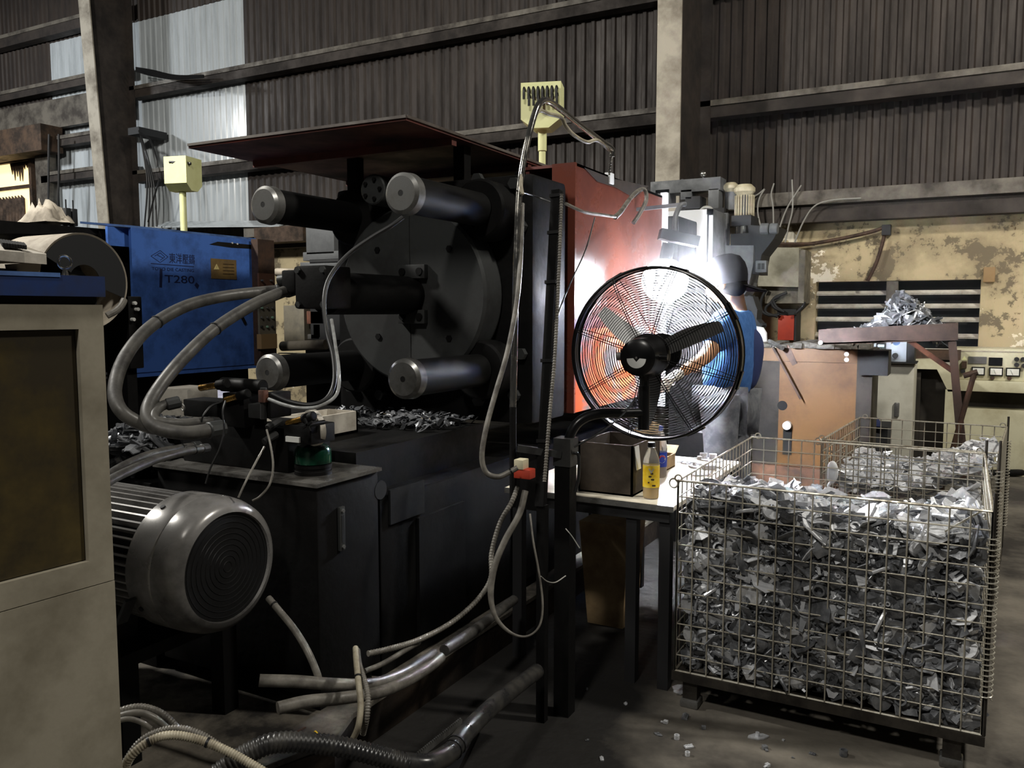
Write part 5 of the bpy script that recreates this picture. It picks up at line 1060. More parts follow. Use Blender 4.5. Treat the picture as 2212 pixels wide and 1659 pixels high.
# white control cabinet behind the furnace
wy = 7.5
a, c = P(1868, 786, y=wy), P(1962, 1100, y=wy); zt = a.z
t = thing('white_cabinet', 'narrow white cabinet with a red digit control head under the tray', 'cabinet', ((a.x + c.x) / 2, wy + .25, 0))
G().box((a.x - .1, wy, 0), (c.x, wy + .5, zt), .006).make('body', 'white_cabinet', t)
p = P(1937, 885, y=wy - .01); lk_ = G().box((p.x - .02, wy - .02, p.z - .06), (p.x + .02, wy, p.z + .06), .01).make('door_lock', 'machined', t)
a2, c2 = P(1880, 736, y=wy - .05), P(1957, 782, y=wy - .05)
hd_ = G().box((a2.x, wy - .05, c2.z), (c2.x, wy + .2, a2.z + .03), .004).make('control_head', 'panel_grey_blue', t)
G().box((c2.x, wy - .04, c2.z), (c2.x + .06, wy + .2, a2.z + .03)).make('head_side', 'robot_dark', t); G().box((a2.x - .01, wy - .06, c2.z - .012), (c2.x + .08, wy + .2, c2.z)).make('head_base', 'robot_dark', t)
def onp(y, px0, py0, px1, py1, m, nm, d, par): a, c = P(px0, py0, y=y), P(px1, py1, y=y); return G().box((a.x, y - d, c.z), (c.x, y + .004, a.z)).make(nm, m, par)
cn_ = onp(wy - .05, 1893, 740, 1913, 777, 'display_black', 'temperature_controller', .012, t); onp(wy - .062, 1896, 744, 1910, 750, 'panel_grey_blue', 'controller_label', .002, hd_)
p = P(1901, 766, y=wy - .064)
for dx in (0, .022):
    G().add(*(lambda q: (q.v, q.f))(text_mesh('5' if dx == 0 else '7', .034, (1, 0, 0), (0, 0, 1), (p.x - .004 + dx, wy - .0645, p.z + .004), .0005))).make('red_digit', 'red_digit', hd_, False)
G().box((p.x, wy - .0645, p.z - .012), (p.x + .03, wy - .063, p.z - .004)).make('green_digit', 'green_digit', hd_, False)
p = P(1934, 768, y=wy - .05); G().cyl((p.x, wy - .09, p.z), (p.x, wy - .05, p.z), .022, n=14, bev=.004).make('selector_knob', 'robot_dark', hd_)
p = P(1936, 741, y=wy - .05); G().cyl((p.x, wy - .052, p.z + .01), (p.x, wy - .05, p.z + .01), .03, n=14).make('faded_sticker', 'pale_blue', hd_)
# dark recess and ivory frame, ivory control desk
iy = 8.2
t = thing('ivory_enclosure', 'ivory enclosure with a dark open front beside the white cabinet', 'enclosure', P(2005, 1060, y=iy) * 1)
t.location.z = 0; ORG[t.name].z = 0
q = [P(*p, y=iy) for p in ((1950, 778), (2022, 776), (2062, 802), (2072, 850))]
G().prism([P(1945, 778, y=iy), P(2022, 776, y=iy), P(2066, 806, y=iy), P(2066, 846, y=iy), P(2048, 846, y=iy), P(2024, 798, y=iy), P(1945, 796, y=iy)], (0, .4, 0)).make('sloped_hood', 'ivory', t, False)
a, c = P(2042, 846, y=iy), P(2072, 846, y=iy); G().box((a.x, iy, 0), (c.x, iy + .4, a.z + .02)).make('side_frame', 'ivory', t, False)
a, c = P(1958, 797, y=iy + .2), P(2050, 797, y=iy + .2); G().box((a.x - .2, iy + .2, 0), (c.x, iy + .4, a.z)).make('dark_recess', 'dark_panel', t, False)
a, c = P(1964, 797, y=iy + .06), P(1990, 797, y=iy + .06); G().box((a.x, iy + .06, 0), (c.x, iy + .2, a.z - .02)).make('inner_strip', 'dark_panel', t, False)
a, c = P(1965, 757, y=iy + .2), P(2075, 778, y=iy + .2); G().box((a.x, iy + .2, c.z), (c.x, iy + .6, a.z)).make('dark_top', 'rod_brown', t, False)
dy = 8.75
a, c = P(2066, 752, y=dy), P(2262, 1026, y=dy)
DXa, DXb = a.x, a.x + 1.15
t = thing('control_desk', 'ivory control desk with three square meters and a dark knee recess', 'control desk', ((DXa + DXb) / 2, dy + .3, 0)); CDK = t
z0, z1, z2 = P(2140, 822, y=dy).z, P(2140, 846, y=dy).z, P(2140, 880, y=dy).z
G().box((DXa, dy, z0), (DXb, dy + .5, a.z), .008).make('meter_panel', 'ivory', t); G().box((DXa, dy - .06, z1), (DXb, dy + .5, z0), .01).make('desk_shelf', 'ivory', t)
G().box((DXa + .05, dy + .2, z2 - .02), (DXb, dy + .5, z1)).make('knee_recess', 'dark_panel', t); G().box((DXa + .02, dy, 0), (DXb, dy + .5, z2 - .02), .008).make('lower_door', 'ivory', t)
G().box((DXa, dy - .004, a.z - .03), (DXb, dy, a.z - .02)).make('rim_strip', 'dusty_beige', t)
def onm(px0, py0, px1, py1, m, nm, d=.01): return onp(dy, px0, py0, px1, py1, m, nm, d, t)
onm(2092, 770, 2131, 786, 'display_grey', 'indicator_window'); onm(2136, 772, 2165, 790, 'display_black', 'indicator_window'); onm(2078, 780, 2088, 795, 'rod_brown', 'rocker_switch', .03)
for i, (x0, x1) in enumerate(((2099, 2127), (2137, 2166), (2173, 2203))):
    f = onm(x0, 792 + i, x1, 811 + 1.2 * i, 'display_black', 'meter', .02); a_, c_ = P(x0 + 2.5, 794.5 + i, y=dy), P(x1 - 2.5, 808.5 + 1.2 * i, y=dy)
    G().box((a_.x, dy - .023, c_.z), (c_.x, dy - .018, a_.z)).make('meter_face', 'meter_face', f, False)
    G().bar(((a_.x + c_.x) / 2, dy - .024, c_.z + .004), ((a_.x + c_.x) / 2 - .02, dy - .024, a_.z - .01), .003, .002).make('needle', 'gap_black', f, False)
    p = P((x0 + x1) / 2 - 8, 815 + i, y=dy); G().cyl((p.x, dy - .03, p.z), (p.x, dy, p.z), .018, n=12).make('knob', 'rod_brown', t)
for px, py in ((2196, 776), (2210, 776), (2196, 788), (2212, 790), (2080, 802)): p = P(px, py, y=dy); G().cyl((p.x, dy - .03, p.z), (p.x, dy, p.z), .02, n=12).make('knob', 'robot_dark', t)
G().prism([P(2083, 769, y=dy - .004), P(2089, 778, y=dy - .004), P(2077, 778, y=dy - .004)], (0, .003, 0)).make('caution_mark', 'yellow_green', t, False)
# ladling robot
ry = 7.2
t = thing('ladle_robot', 'grey ladling robot with two upright finned motors above the operator', 'robot', P(1600, 1060, y=ry) * 1); t.location.z = 0; ORG[t.name].z = 0
def rb(px0, py0, px1, py1, d, m, nm, y=ry, bev=.004): a, c = P(px0, py0, y=y), P(px1, py1, y=y); return G().box((a.x, y, c.z), (c.x, y + d, a.z), bev).make(nm, m, t)
def rc(px, py0, py1, rpx, m, nm, y=ry, bev=0, dy_=.15):
    a, c = P(px, py0, y=y), P(px, py1, y=y); r = (P(px + rpx, py0, y=y) - a).length; return G().cyl((a.x, y + dy_, c.z), (a.x, y + dy_, a.z), r, n=24, bev=bev).make(nm, m, t)
rc(1600, 394, 418, 23, 'robot_cream', 'motor_cap', bev=.03); m_ = rc(1600, 418, 466, 16, 'robot_grey', 'finned_motor')
a, c = P(1600, 418, y=ry), P(1600, 466, y=ry); r = (P(1616, 418, y=ry) - P(1600, 418, y=ry)).length
fm_ = G().box((r - .004, -.003, 0), (r + .022, .003, a.z - c.z)).mesh('motor_fin', False); fm_.materials.append(MATS['robot_cream'])
for k in range(22): inst(fm_, 'motor_fin', m_, Matrix.Translation((a.x, ry + .15, c.z)) @ Matrix.Rotation(R(360 / 22 * k), 4, 'Z'))
rc(1570, 390, 411, 18, 'robot_cream', 'motor_cap', ry + .3, .03); rc(1570, 411, 450, 13, 'robot_grey', 'finned_motor', ry + .3)
rb(1580, 466, 1622, 486, .3, 'robot_dark', 'gearbox'); rc(1602, 484, 505, 19, 'chrome', 'drive_wheel', dy_=.1); rb(1578, 505, 1626, 530, .3, 'robot_dark', 'gearbox')
g = G(); g.prism([P(*p, y=ry - .05) for p in ((1567, 530), (1628, 530), (1627, 570), (1616, 625), (1606, 640), (1585, 640), (1567, 600))], (0, .3, 0)); g.make('arm_casing', 'robot_grey', t, False)
rb(1560, 460, 1568, 640, .1, 'robot_grey', 'rail', ry + .1); rb(1536, 450, 1560, 660, .15, 'robot_dark', 'dark_frame', ry + .1)  # dark upright frame beside the grey rail
g = G(); g.prism([P(*p, y=ry) for p in ((1615, 486), (1684, 490), (1672, 515), (1645, 550), (1640, 575), (1640, 592), (1624, 592), (1620, 530))], (0, .35, 0)); g.make('swing_arm', 'robot_dark', t, False)
for px in (1652, 1672): a = P(px - 9, 494, y=ry - .08); c = P(px + 9, 494, y=ry - .08); G().cyl(a, c, .045, n=16, bev=.006).make('motor_connector', 'robot_grey', t)
a, c = P(1632, 563, y=ry - .06), P(1655, 588, y=ry - .06); ob = G().box((a.x, ry - .06, c.z), (c.x, ry + .02, a.z), .006).make('outlet_box', 'robot_grey', t)
for px in (1640, 1648): p = P(px, 574, y=ry - .06); G().box((p.x - .012, ry - .064, p.z - .03), (p.x + .012, ry - .06, p.z + .02)).make('outlet_slot', 'robot_dark', ob)
rb(1405, 393, 1556, 410, .2, 'robot_grey', 'cross_beam', ry + .3); rb(1415, 410, 1446, 440, .2, 'robot_grey', 'bracket', ry + .3); rb(1470, 410, 1494, 430, .2, 'robot_grey', 'bracket', ry + .3); rb(1480, 425, 1512, 450, .2, 'robot_dark', 'drive_block', ry + .3); rb(1530, 408, 1552, 450, .2, 'robot_grey', 'bracket', ry + .3)
for px in (1474, 1491, 1536, 1553): p = P(px, 390, y=ry + .4); G().cyl(p - Vector((0, 0, .02)), p + Vector((0, 0, .012)), .014, n=8).make('bolt', 'robot_grey', t)
p = P(1519, 376, y=ry + .4); G().ball(p, .03, (1, .6, 1), 8).make('beacon', 'chrome', t); G().cyl(p - Vector((0, 0, .1)), p, .008, n=8).make('beacon_stem', 'robot_grey', t)
g = G(); g.prism([P(*p, y=6.9) for p in ((1602, 640), (1626, 640), (1636, 670), (1634, 690), (1646, 703), (1638, 716), (1626, 718), (1622, 760), (1602, 760))], (0, .2, 0)); g.make('lower_arm', 'robot_dark', t, False)
p = P(1642, 702, y=6.95); G().cyl(p, P(1655, 702, y=6.95), .016, n=10).make('shaft_stub', 'cable_black', t)
a, c = P(1575, 640, y=ry + .1), P(1612, 1060, y=ry + .1); G().box((a.x, ry + .1, 0), (c.x, ry + .25, P(1590, 638, y=ry + .1).z)).make('pedestal', 'robot_dark', t)
# white framed cabinet behind the lamp
cy = 6.7
a, c = P(1443, 457, y=cy), P(1536, 690, y=cy)
t = thing('framed_cabinet', 'brightly lit white framed cabinet behind the work lamp', 'cabinet', ((a.x + c.x) / 2, cy + .2, 0))
G().box((a.x, cy, 0), (c.x, cy + .4, a.z), .004).make('body', 'robot_grey', t); b0_, b1_ = P(1472, 467, y=cy), P(1525, 660, y=cy)
G().box((b0_.x, cy - .012, .9), (b1_.x, cy, b0_.z)).make('door_panel', 'frame_white', t); G().box((a.x, cy - .01, a.z - .05), (c.x, cy, a.z)).make('door_frame', 'frame_white', t); G().box((c.x - .05, cy - .01, 0), (c.x, cy, a.z)).make('door_frame', 'frame_white', t); G().box((b1_.x, cy - .016, .9), (b1_.x + .012, cy - .008, b0_.z)).make('door_gap', 'robot_dark', t)
G().tube([P(1514, 454, y=cy + .05), P(1522, 448, y=cy + .05), P(1534, 449, y=cy + .05), P(1542, 458, y=cy + .05)], .012, 8).make('roof_cable', 'cable_grey', t)
# wall boxes, cables and fittings on the plaster
a, c = P(1656, 535, y=9.1), P(1725, 620, y=9.1)
t = thing('wall_box', 'big grey enclosure on the peeling wall', 'box', ((a.x + c.x) / 2, 9.3, P(1690, 656, y=9.3).z))
G().prism([P(*p, y=9.1) for p in ((1656, 534), (1726, 535), (1724, 620), (1637, 618), (1637, 592), (1646, 552))], (0, .4, 0)).make('enclosure', 'box_grey', t, False)
a, c = P(1653, 622, y=9.2), P(1738, 655, y=9.2); G().box((a.x, 9.2, c.z), (c.x, 9.5, a.z)).make('lower_shelf', 'control_grey', t); G().box((P(1726, 560, y=9.12).x, 9.12, c.z), (P(1739, 560, y=9.12).x, 9.5, P(1726, 540, y=9.12).z)).make('side_plate', 'control_grey', t)
a, c = P(1681, 680, y=9.2), P(1714, 735, y=9.2)
t = thing('red_wall_box', 'small red box with a black lid on the peeling wall', 'box', ((a.x + c.x) / 2, 9.3, c.z))
G().box((a.x, 9.2, c.z), (c.x, 9.48, a.z), .004).make('red_shell', 'red_box', t); G().box((a.x - .01, 9.19, a.z), (c.x + .02, 9.49, a.z + .06)).make('lid', 'robot_dark', t); G().box((c.x, 9.21, c.z - .01), (c.x + .02, 9.5, a.z)).make('mount', 'robot_dark', t)
hs = [[(1655, 625), (1644, 650), (1646, 672), (1662, 681), (1684, 680)], [(1668, 652), (1655, 664), (1656, 676), (1680, 684)], [(1700, 632), (1672, 645), (1676, 662), (1690, 672)], [(1684, 640), (1668, 650), (1672, 664), (1694, 674)], [(1738, 652), (1734, 662), (1720, 676)]]
t = thing('wall_cables', 'looped black cables joining the grey wall box to the red box', 'cables', P(1684, 682, y=9.15))
for l in hs: G().tube([P(x, y, y=9.15) for x, y in l], .016, 8).make('cable', 'robot_dark', t, True, 60)
a = P(2130, 577, y=9.45); c = P(2149, 609, y=9.45); tag(G().box((a.x - .02, 9.45, c.z), (c.x, 9.5, a.z), .006).make('cover_plate', 'tan_box'), 'square brown cover plate on the plaster beside the louvres', 'plate')
t = thing('wall_conduit', 'brown conduit sagging across the peeling wall above the louvres', 'conduit', P(1880, 605, y=9.42))
G().tube([P(x, y, y=9.42) for x, y in ((1665, 532), (1720, 530), (1770, 524), (1830, 513), (1885, 500), (1912, 490))], .02, 8).make('conduit_run', 'rod_brown', t, True, 60); G().tube([P(x, y, y=9.42) for x, y in ((1912, 500), (1905, 530), (1892, 570), (1874, 607))], .018, 8).make('conduit_drop', 'rod_brown', t, True, 60); G().box((P(1905, 495, y=9.4).x, 9.38, P(1905, 508, y=9.4).z), (P(1924, 495, y=9.4).x, 9.49, P(1905, 486, y=9.4).z)).make('clamp', 'robot_dark', t)
t = thing('hanging_cables', 'pale flexible cables drooping beside the finned robot motors', 'cables', P(1690, 600, y=9.2))
for l in ([(1646, 500), (1637, 460), (1640, 430), (1652, 408)], [(1652, 408), (1640, 418), (1628, 425)], [(1671, 495), (1670, 450), (1666, 420), (1672, 396)], [(1695, 530), (1703, 490), (1712, 450), (1711, 388)], [(1714, 530), (1735, 480), (1760, 445), (1800, 432), (1860, 428)], [(1680, 530), (1682, 500), (1700, 450), (1731, 400)]): G().tube([P(x, y, y=9.2) for x, y in l], .009, 7).make('cable', 'cable_grey', t, True, 60)
G().cyl(P(1640, 527, y=9.2), P(1760, 527, y=9.2), .018, n=8).make('cable_rail', 'rod_brown', t)
# floor pipes behind the far basket
a, c = P(2120, 1022, z=.04), P(2240, 1020, z=.04); tag(G().cyl(a, c, .03, n=10).make('floor_pipe', 'machine_black'), 'dark pipe lying on the floor before the control desk', 'pipe')
# ------------------------------------------------------------------ wire baskets
unit = G().cyl((0, 0, 0), (0, 0, 1), 1, n=6).mesh('wire', True, angle=80); unit.materials.append(MATS['wire_steel'])
udark = unit.copy(); udark.materials.clear(); udark.materials.append(MATS['basket_dark'])
def basket(label, x0, x1, y0, y1, z0, z1, group, step=.06, coil=True):
    t = thing('wire_basket', label, 'basket', ((x0 + x1) / 2, (y0 + y1) / 2, 0), group); r = .0028
    panels = (('front_panel', Vector((x0, y0, 0)), Vector((x1, y0, 0))), ('rear_panel', Vector((x0, y1, 0)), Vector((x1, y1, 0))), ('left_panel', Vector((x0, y0, 0)), Vector((x0, y1, 0))), ('right_panel', Vector((x1, y0, 0)), Vector((x1, y1, 0))))
    for nm, a, c in panels:
        d = (c - a); L = d.length; d.normalize(); out = Vector((d.y, -d.x, 0)) * (1 if nm in ('front_panel', 'right_panel') else -1)
        up = Vector((0, 0, 1)); g = G()
        for z in (z0, z1): g.tube([a + up * z, c + up * z], .0045, 6)
        for p in (a, c): g.tube([p + up * z0, p + up * z1], .0045, 6)
        pn = g.make(nm, 'wire_steel', t)
        n = round(L / step)
        for i in range(1, n): p = a + d * (L * i / n) + out * .003; inst(unit, 'wire', pn, stick(p + up * z0, p + up * z1, r))
        m = round((z1 - z0) / step)
        for j in range(1, m): p = up * (z0 + (z1 - z0) * j / m) - out * .0025; inst(unit, 'wire', pn, stick(a + p, c + p, r))
    # hooked loops at the top corners
    for x, y in ((x0, y0), (x0 + .03, y1), (x1 - .02, y1)):
        G().torus((x, y, z1 + .008), (0, 1, 0), .013, .003, 16, 6).make('hook_loop', 'wire_steel', t)
    G().torus((x0 - .018, y0, z1 - .012), (.2, 1, 0), .017, .0032, 20, 6).make('hook_loop', 'wire_steel', t)
    # spring hinges down the right corners
    for y in ((y0, y1) if coil else ()):
        pts = []; n = 30
        for i in range(n * 8 + 1):
            th = 2 * math.pi * i / 8; pts.append(Vector((x1 + .008 + .017 * math.cos(th), y + .0 + .017 * math.sin(th), z0 + .12 + (z1 - z0 - .2) * i / (n * 8))))
        G().tube(pts, .0024, 5, 1).make('spring_hinge', 'wire_steel', t)
        G().cyl((x1 + .006, y, z0), (x1 + .006, y, z1 + .06), .006, n=8).make('hinge_rod', 'basket_dark', t)
    # base frame, floor mesh, legs with pressed feet
    for p, q in (((x0 - .01, y0 - .01), (x1 + .01, y0 + .03)), ((x0 - .01, y1 - .03), (x1 + .01, y1 + .01))): G().box((*p, z0 - .035), (*q, z0 - .002)).make('base_rail', 'basket_dark', t)
    for x in (x0 - .01, x1 - .03): G().box((x, y0, z0 - .034), (x + .04, y1, z0 - .003)).make('base_rail', 'basket_dark', t)
    fl = G(); n = round((x1 - x0) / .06)
    for i in range(1, n): x = x0 + (x1 - x0) * i / n; fl.tube([(x, y0, z0 - .0), (x, y1, z0 - .0)], .0025, 4)
    tag(fl.make('floor_mesh', 'basket_dark', t), kind='stuff')
    for x in (x0 + .05, x1 - .09):
        for y in (y0 + .02, y1 - .06):
            G().box((x - .02, y - .015, .03), (x + .035, y + .035, z0 - .03)).make('leg', 'basket_dark', t); G().box((x - .028, y - .03, 0), (x + .043, y + .045, .03), .008).make('foot', 'machined', t)
    return t
b1x0, b1x1, b1y0, b1y1 = -.915, .105, 2.985, 4.21
BZ, BT = .135, .87
basket('near wire basket brimming with silver scrap beside the work table', b1x0, b1x1, b1y0, b1y1, BZ, BT, None)
b2c, b2a, BT2 = Vector((-.19, 5.0)), R(-4), .84
b2x0, b2x1, b2y0, b2y1 = b2c.x - .395, b2c.x + .395, b2c.y - .53, b2c.y + .53
bk2 = basket('far wire basket behind the near one, only half full', b2x0, b2x1, b2y0, b2y1, BZ, BT2, None)
bk2.rotation_euler.z = b2a
T2 = Matrix.Translation((b2c.x, b2c.y, 0)) @ Matrix.Rotation(b2a, 4, 'Z') @ Matrix.Translation((-b2c.x, -b2c.y, 0))
# spoon-shaped skimmer hooked on the near basket's rear panel
a, c = P(1798, 1020, y=b1y1 + .02), P(1783, 1058, y=b1y1 + .02)
t = thing('skimmer_spoon', 'white coated spoon hooked on the rear of the near basket', 'spoon', c)
G().ball(a, .04, (.7, .3, 1.4), 10).make('bowl', 'frame_white', t); G().cyl(a - Vector((0, 0, .04)), c, .008, n=8).make('handle', 'frame_white', t)
# diagonal prop wires in the near basket's right corner
G().bar((b1x1 - .15, b1y0 + .02, BT - .1), (b1x1 - .03, b1y0 + .02, BT - .005), .006).make('prop_wire', 'wire_steel', bpy.data.objects['wire_basket'])

# ------------------------------------------------------------------ silver casting scrap
rs_ = random.Random(21)
def irregular(n, r, th, jit=.35, el=1.0):
    pts = [(r * (1 + rs_.uniform(-jit, jit)) * math.cos(2 * math.pi * i / n), el * r * (1 + rs_.uniform(-jit, jit)) * math.sin(2 * math.pi * i / n)) for i in range(n)]
    return G().prism([(x, y, 0) for x, y in pts], (0, 0, th))
def shape(k):
    if k == 0:                                                      # runner biscuit: disc with a gate stub
        g = G().lathe([(1e-4, 0), (.032, 0), (.034, .006), (.032, .018), (1e-4, .02)], (0, 0, 0), (0, 0, 1), 14); g.hexa([(.025, -.012, .003), (.075, -.006, .005), (.075, .006, .005), (.025, .012, .003), (.025, -.012, .014), (.075, -.006, .01), (.075, .006, .01), (.025, .012, .014)])
    elif k == 1: g = irregular(9, .045, .004)                        # flash sheet
    elif k == 2:                                                    # runner with fingers
        g = G().box((-.06, -.008, 0), (.06, .008, .01))
        for i in range(5): x = -.05 + .025 * i; g.hexa([(x - .006, .006, 0), (x + .006, .006, 0), (x + .005, .04, .004), (x - .005, .04, .004), (x - .006, .006, .008), (x + .006, .006, .008), (x + .005, .04, .008), (x - .005, .04, .008)])
    elif k == 3: g = irregular(7, .04, .006, .3, .6); g.cyl((.0, 0, .004), (.0, 0, .022), .009, n=8)
    elif k == 4: g = G().tube([(-.06, 0, 0), (-.02, .012, .01), (.025, .004, .022), (.06, -.01, .012)], .006, 6, 3)      # bent sprue
    elif k == 5:                                                    # thin curled flash
        g = G(); vs = []
        for i in range(6):
            for j in range(3): vs.append((-.05 + .02 * i, (j - 1) * .022 * (1 + .3 * math.sin(i * 2.1)), .018 * math.sin(i * .8) + .006 * (j % 2)))
        fs = [(i * 3 + j, i * 3 + j + 1, i * 3 + j + 4, i * 3 + j + 3) for i in range(5) for j in range(2)]; g.add(vs, fs); g.add([(x, y, z + .003) for x, y, z in vs], [f[::-1] for f in fs])
    elif k == 6:                                                    # small casting: slab with round bosses
        g = G().box((-.035, -.02, 0), (.035, .02, .012))
        for x in (-.022, 0, .022): g.ring((x, 0, .012), (x, 0, .022), .005, .009, 8)
    elif k == 7: g = G().lathe([(.014, 0), (.02, 0), (.02, .03), (.014, .03), (.014, 0)], (0, 0, 0), (0, 0, 1), 10)          # sleeve
    elif k == 8: g = irregular(11, .055, .0035, .45, .8)
    else: g = G().box((-.012, -.012, 0), (.012, .012, .016)); g.box((-.03, -.006, 0), (.012, .006, .006))
    return g
SHAPES = [shape(k) for k in (0, 1, 2, 3, 4, 5, 6, 7, 8, 9, 1, 8, 5)]
SM = []
for g in SHAPES:
    for m in ('scrap', 'scrap_dull'):
        me = g.mesh('casting_scrap', True, angle=40); me.materials.append(MATS[m]); SM.append(me)
def rot(r): return Matrix.Rotation(r.uniform(0, 6.28), 4, 'Z') @ Matrix.Rotation(r.uniform(-1, 1), 4, 'X') @ Matrix.Rotation(r.uniform(0, 6.28), 4, 'Y')
def flat(r): return Matrix.Rotation(r.uniform(0, 6.28), 4, 'Z') @ Matrix.Rotation(r.gauss(0, .42), 4, 'X') @ Matrix.Rotation(r.gauss(0, .42), 4, 'Y')
def stuff(name, label, mats_at, m):
    vs = []; fs = []
    for i, M in mats_at:
        g = SHAPES[i]; o = len(vs); vs += [M @ v for v in g.v]; fs += [tuple(k + o for k in f) for f in g.f]
    me = bpy.data.meshes.new(name); org = Vector((sum(v.x for v in vs) / len(vs), sum(v.y for v in vs) / len(vs), min(v.z for v in vs))); me.from_pydata([tuple(v - org) for v in vs], [], fs)
    me.materials.append(MATS[m]); o = bpy.data.objects.new(name, me); COL.objects.link(o); o.location = org; tag(o, label, 'scrap', None, 'stuff'); return o
KIND = ['stubbed round biscuit', 'torn flat sheet', 'fingered runner bar', 'bossed oval plate', 'bent sprue rod', 'curled flash strip', 'bossed slab', 'open sleeve', 'broad ragged sheet', 'tailed block', 'torn flat sheet', 'broad ragged sheet', 'curled flash strip']
def piece(M, label, group, sc=1, dull=False):
    i = rs_.randrange(len(SHAPES)); label = ('dull ' if dull else 'bright ') + KIND[i] + ', ' + label
    o = bpy.data.objects.new('casting_scrap', SM[2 * i + (1 if dull else 0)]); COL.objects.link(o)
    o.matrix_basis = M @ Matrix.Scale(sc, 4); return tag(o, label, 'scrap piece', group)
def heap(x, y):
    u, v = (x - b1x0) / (b1x1 - b1x0), (y - b1y0) / (b1y1 - b1y0)
    h = .70 + .05 * math.sin(u * 5 + 1) + .05 * math.cos(v * 4) + .09 * u
    h -= .16 * max(0, v - .55) / .45 * (1 - u) * 2
    return max(.3, min(h, BT - .05 + .06 * u))
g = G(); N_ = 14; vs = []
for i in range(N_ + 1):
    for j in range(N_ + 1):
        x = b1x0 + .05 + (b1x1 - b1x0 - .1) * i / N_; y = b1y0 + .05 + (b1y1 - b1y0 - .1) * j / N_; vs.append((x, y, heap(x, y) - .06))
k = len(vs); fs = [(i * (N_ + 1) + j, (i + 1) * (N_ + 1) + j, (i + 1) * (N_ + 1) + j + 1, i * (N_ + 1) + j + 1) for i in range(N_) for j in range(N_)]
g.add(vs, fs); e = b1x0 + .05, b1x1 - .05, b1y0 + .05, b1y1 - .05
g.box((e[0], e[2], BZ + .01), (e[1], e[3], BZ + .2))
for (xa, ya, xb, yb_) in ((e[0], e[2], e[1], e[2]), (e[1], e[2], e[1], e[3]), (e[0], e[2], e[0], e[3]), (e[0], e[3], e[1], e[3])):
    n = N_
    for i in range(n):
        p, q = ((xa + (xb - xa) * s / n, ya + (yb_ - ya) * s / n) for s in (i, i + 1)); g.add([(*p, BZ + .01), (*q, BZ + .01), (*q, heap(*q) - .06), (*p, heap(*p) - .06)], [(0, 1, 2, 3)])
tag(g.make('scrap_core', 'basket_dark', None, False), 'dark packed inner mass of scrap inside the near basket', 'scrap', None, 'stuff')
L1, L2 = [], []; NEAR = []
rp = random.Random(5)
W1, D1 = b1x1 - b1x0 - .09, b1y1 - b1y0 - .09
for k in range(1500):                                                # over the top of the heap
    x = b1x0 + .045 + W1 * rp.random(); y = b1y0 + .045 + D1 * rp.random(); s = rp.uniform(.75, 1.25)
    M = Matrix.Translation((x, y, heap(x, y) + rp.uniform(-.06, .02))) @ flat(rp); NEAR.append((x, y, M, s, 't'))
for k in range(1500):                                                # against the front mesh
    x = b1x0 + .045 + W1 * rp.random(); z = BZ + .03 + (heap(x, b1y0) - BZ - .04) * rp.random(); s = rp.uniform(.7, 1.2)
    M = Matrix.Translation((x, b1y0 + rp.uniform(.03, .06), z)) @ Matrix.Rotation(R(90), 4, 'X') @ flat(rp); NEAR.append((x, b1y0, M, s, 'f'))
for k in range(700):
    x, sg = ((b1x0 + rp.uniform(.03, .06)), -1) if k % 3 else ((b1x1 - rp.uniform(.03, .06)), 1)
    y = b1y0 + .045 + D1 * rp.random(); z = BZ + .03 + (heap(x, y) - BZ - .04) * rp.random(); s = rp.uniform(.7, 1.15)
    M = Matrix.Translation((x, y, z)) @ Matrix.Rotation(R(90), 4, 'Y') @ flat(rp); NEAR.append((x, y, M, s, 's'))
rp.shuffle(NEAR)
ind = 0; st1, st2 = [], []
NEAR.sort(key=lambda q: (0 if q[4] == 't' and q[1] < b1y0 + .55 else 1 if q[4] == 'f' else 2) + rp.random() * 1.2)
for x, y, M, s, w in NEAR:
    if ind < 210 and w in 'tf': piece(M, ('at the mesh' if w == 'f' else 'on top') + ' of the near basket, ' + ('table side' if x < b1x0 + .34 else 'middle' if x < b1x0 + .68 else 'spring side') + (', low' if M.translation.z < .4 else ', high' if w == 'f' else ', front' if y < b1y0 + .4 else ', rear'), 'scrap in the near basket', s * 1.12, rp.random() < (.8 if w == 'f' else .25)); ind += 1  # front pieces mostly dull: the unlit front's shade is put into their colour
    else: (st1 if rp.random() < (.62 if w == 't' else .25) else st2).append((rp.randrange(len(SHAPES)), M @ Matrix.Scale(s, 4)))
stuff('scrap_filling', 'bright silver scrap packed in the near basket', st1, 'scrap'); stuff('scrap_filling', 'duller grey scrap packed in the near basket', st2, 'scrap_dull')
st1 = []; rp = random.Random(9)
for k in range(900):
    x = b2x0 + .06 + (b2x1 - b2x0 - .12) * rp.random(); y = b2y0 + .06 + (b2y1 - b2y0 - .12) * rp.random(); u = (x - b2x0) / (b2x1 - b2x0)
    z = BZ + .05 + (.42 + .12 * u + .05 * math.sin(7 * x)) * (1 if k < 600 else rp.random()); M = T2 @ Matrix.Translation((x, y, z)) @ flat(rp)
    if k < 34: piece(M, 'scrap in the far basket, ' + ('furnace side' if u < .33 else 'middle' if u < .67 else 'spring side') + (', front' if y < b2c.y else ', rear'), 'scrap in the far basket', 1.1)
    else: st1.append((rp.randrange(len(SHAPES)), M @ Matrix.Scale(rp.uniform(.8, 1.2), 4)))
stuff('scrap_filling', 'silver scrap filling the lower half of the far basket', st1, 'scrap')
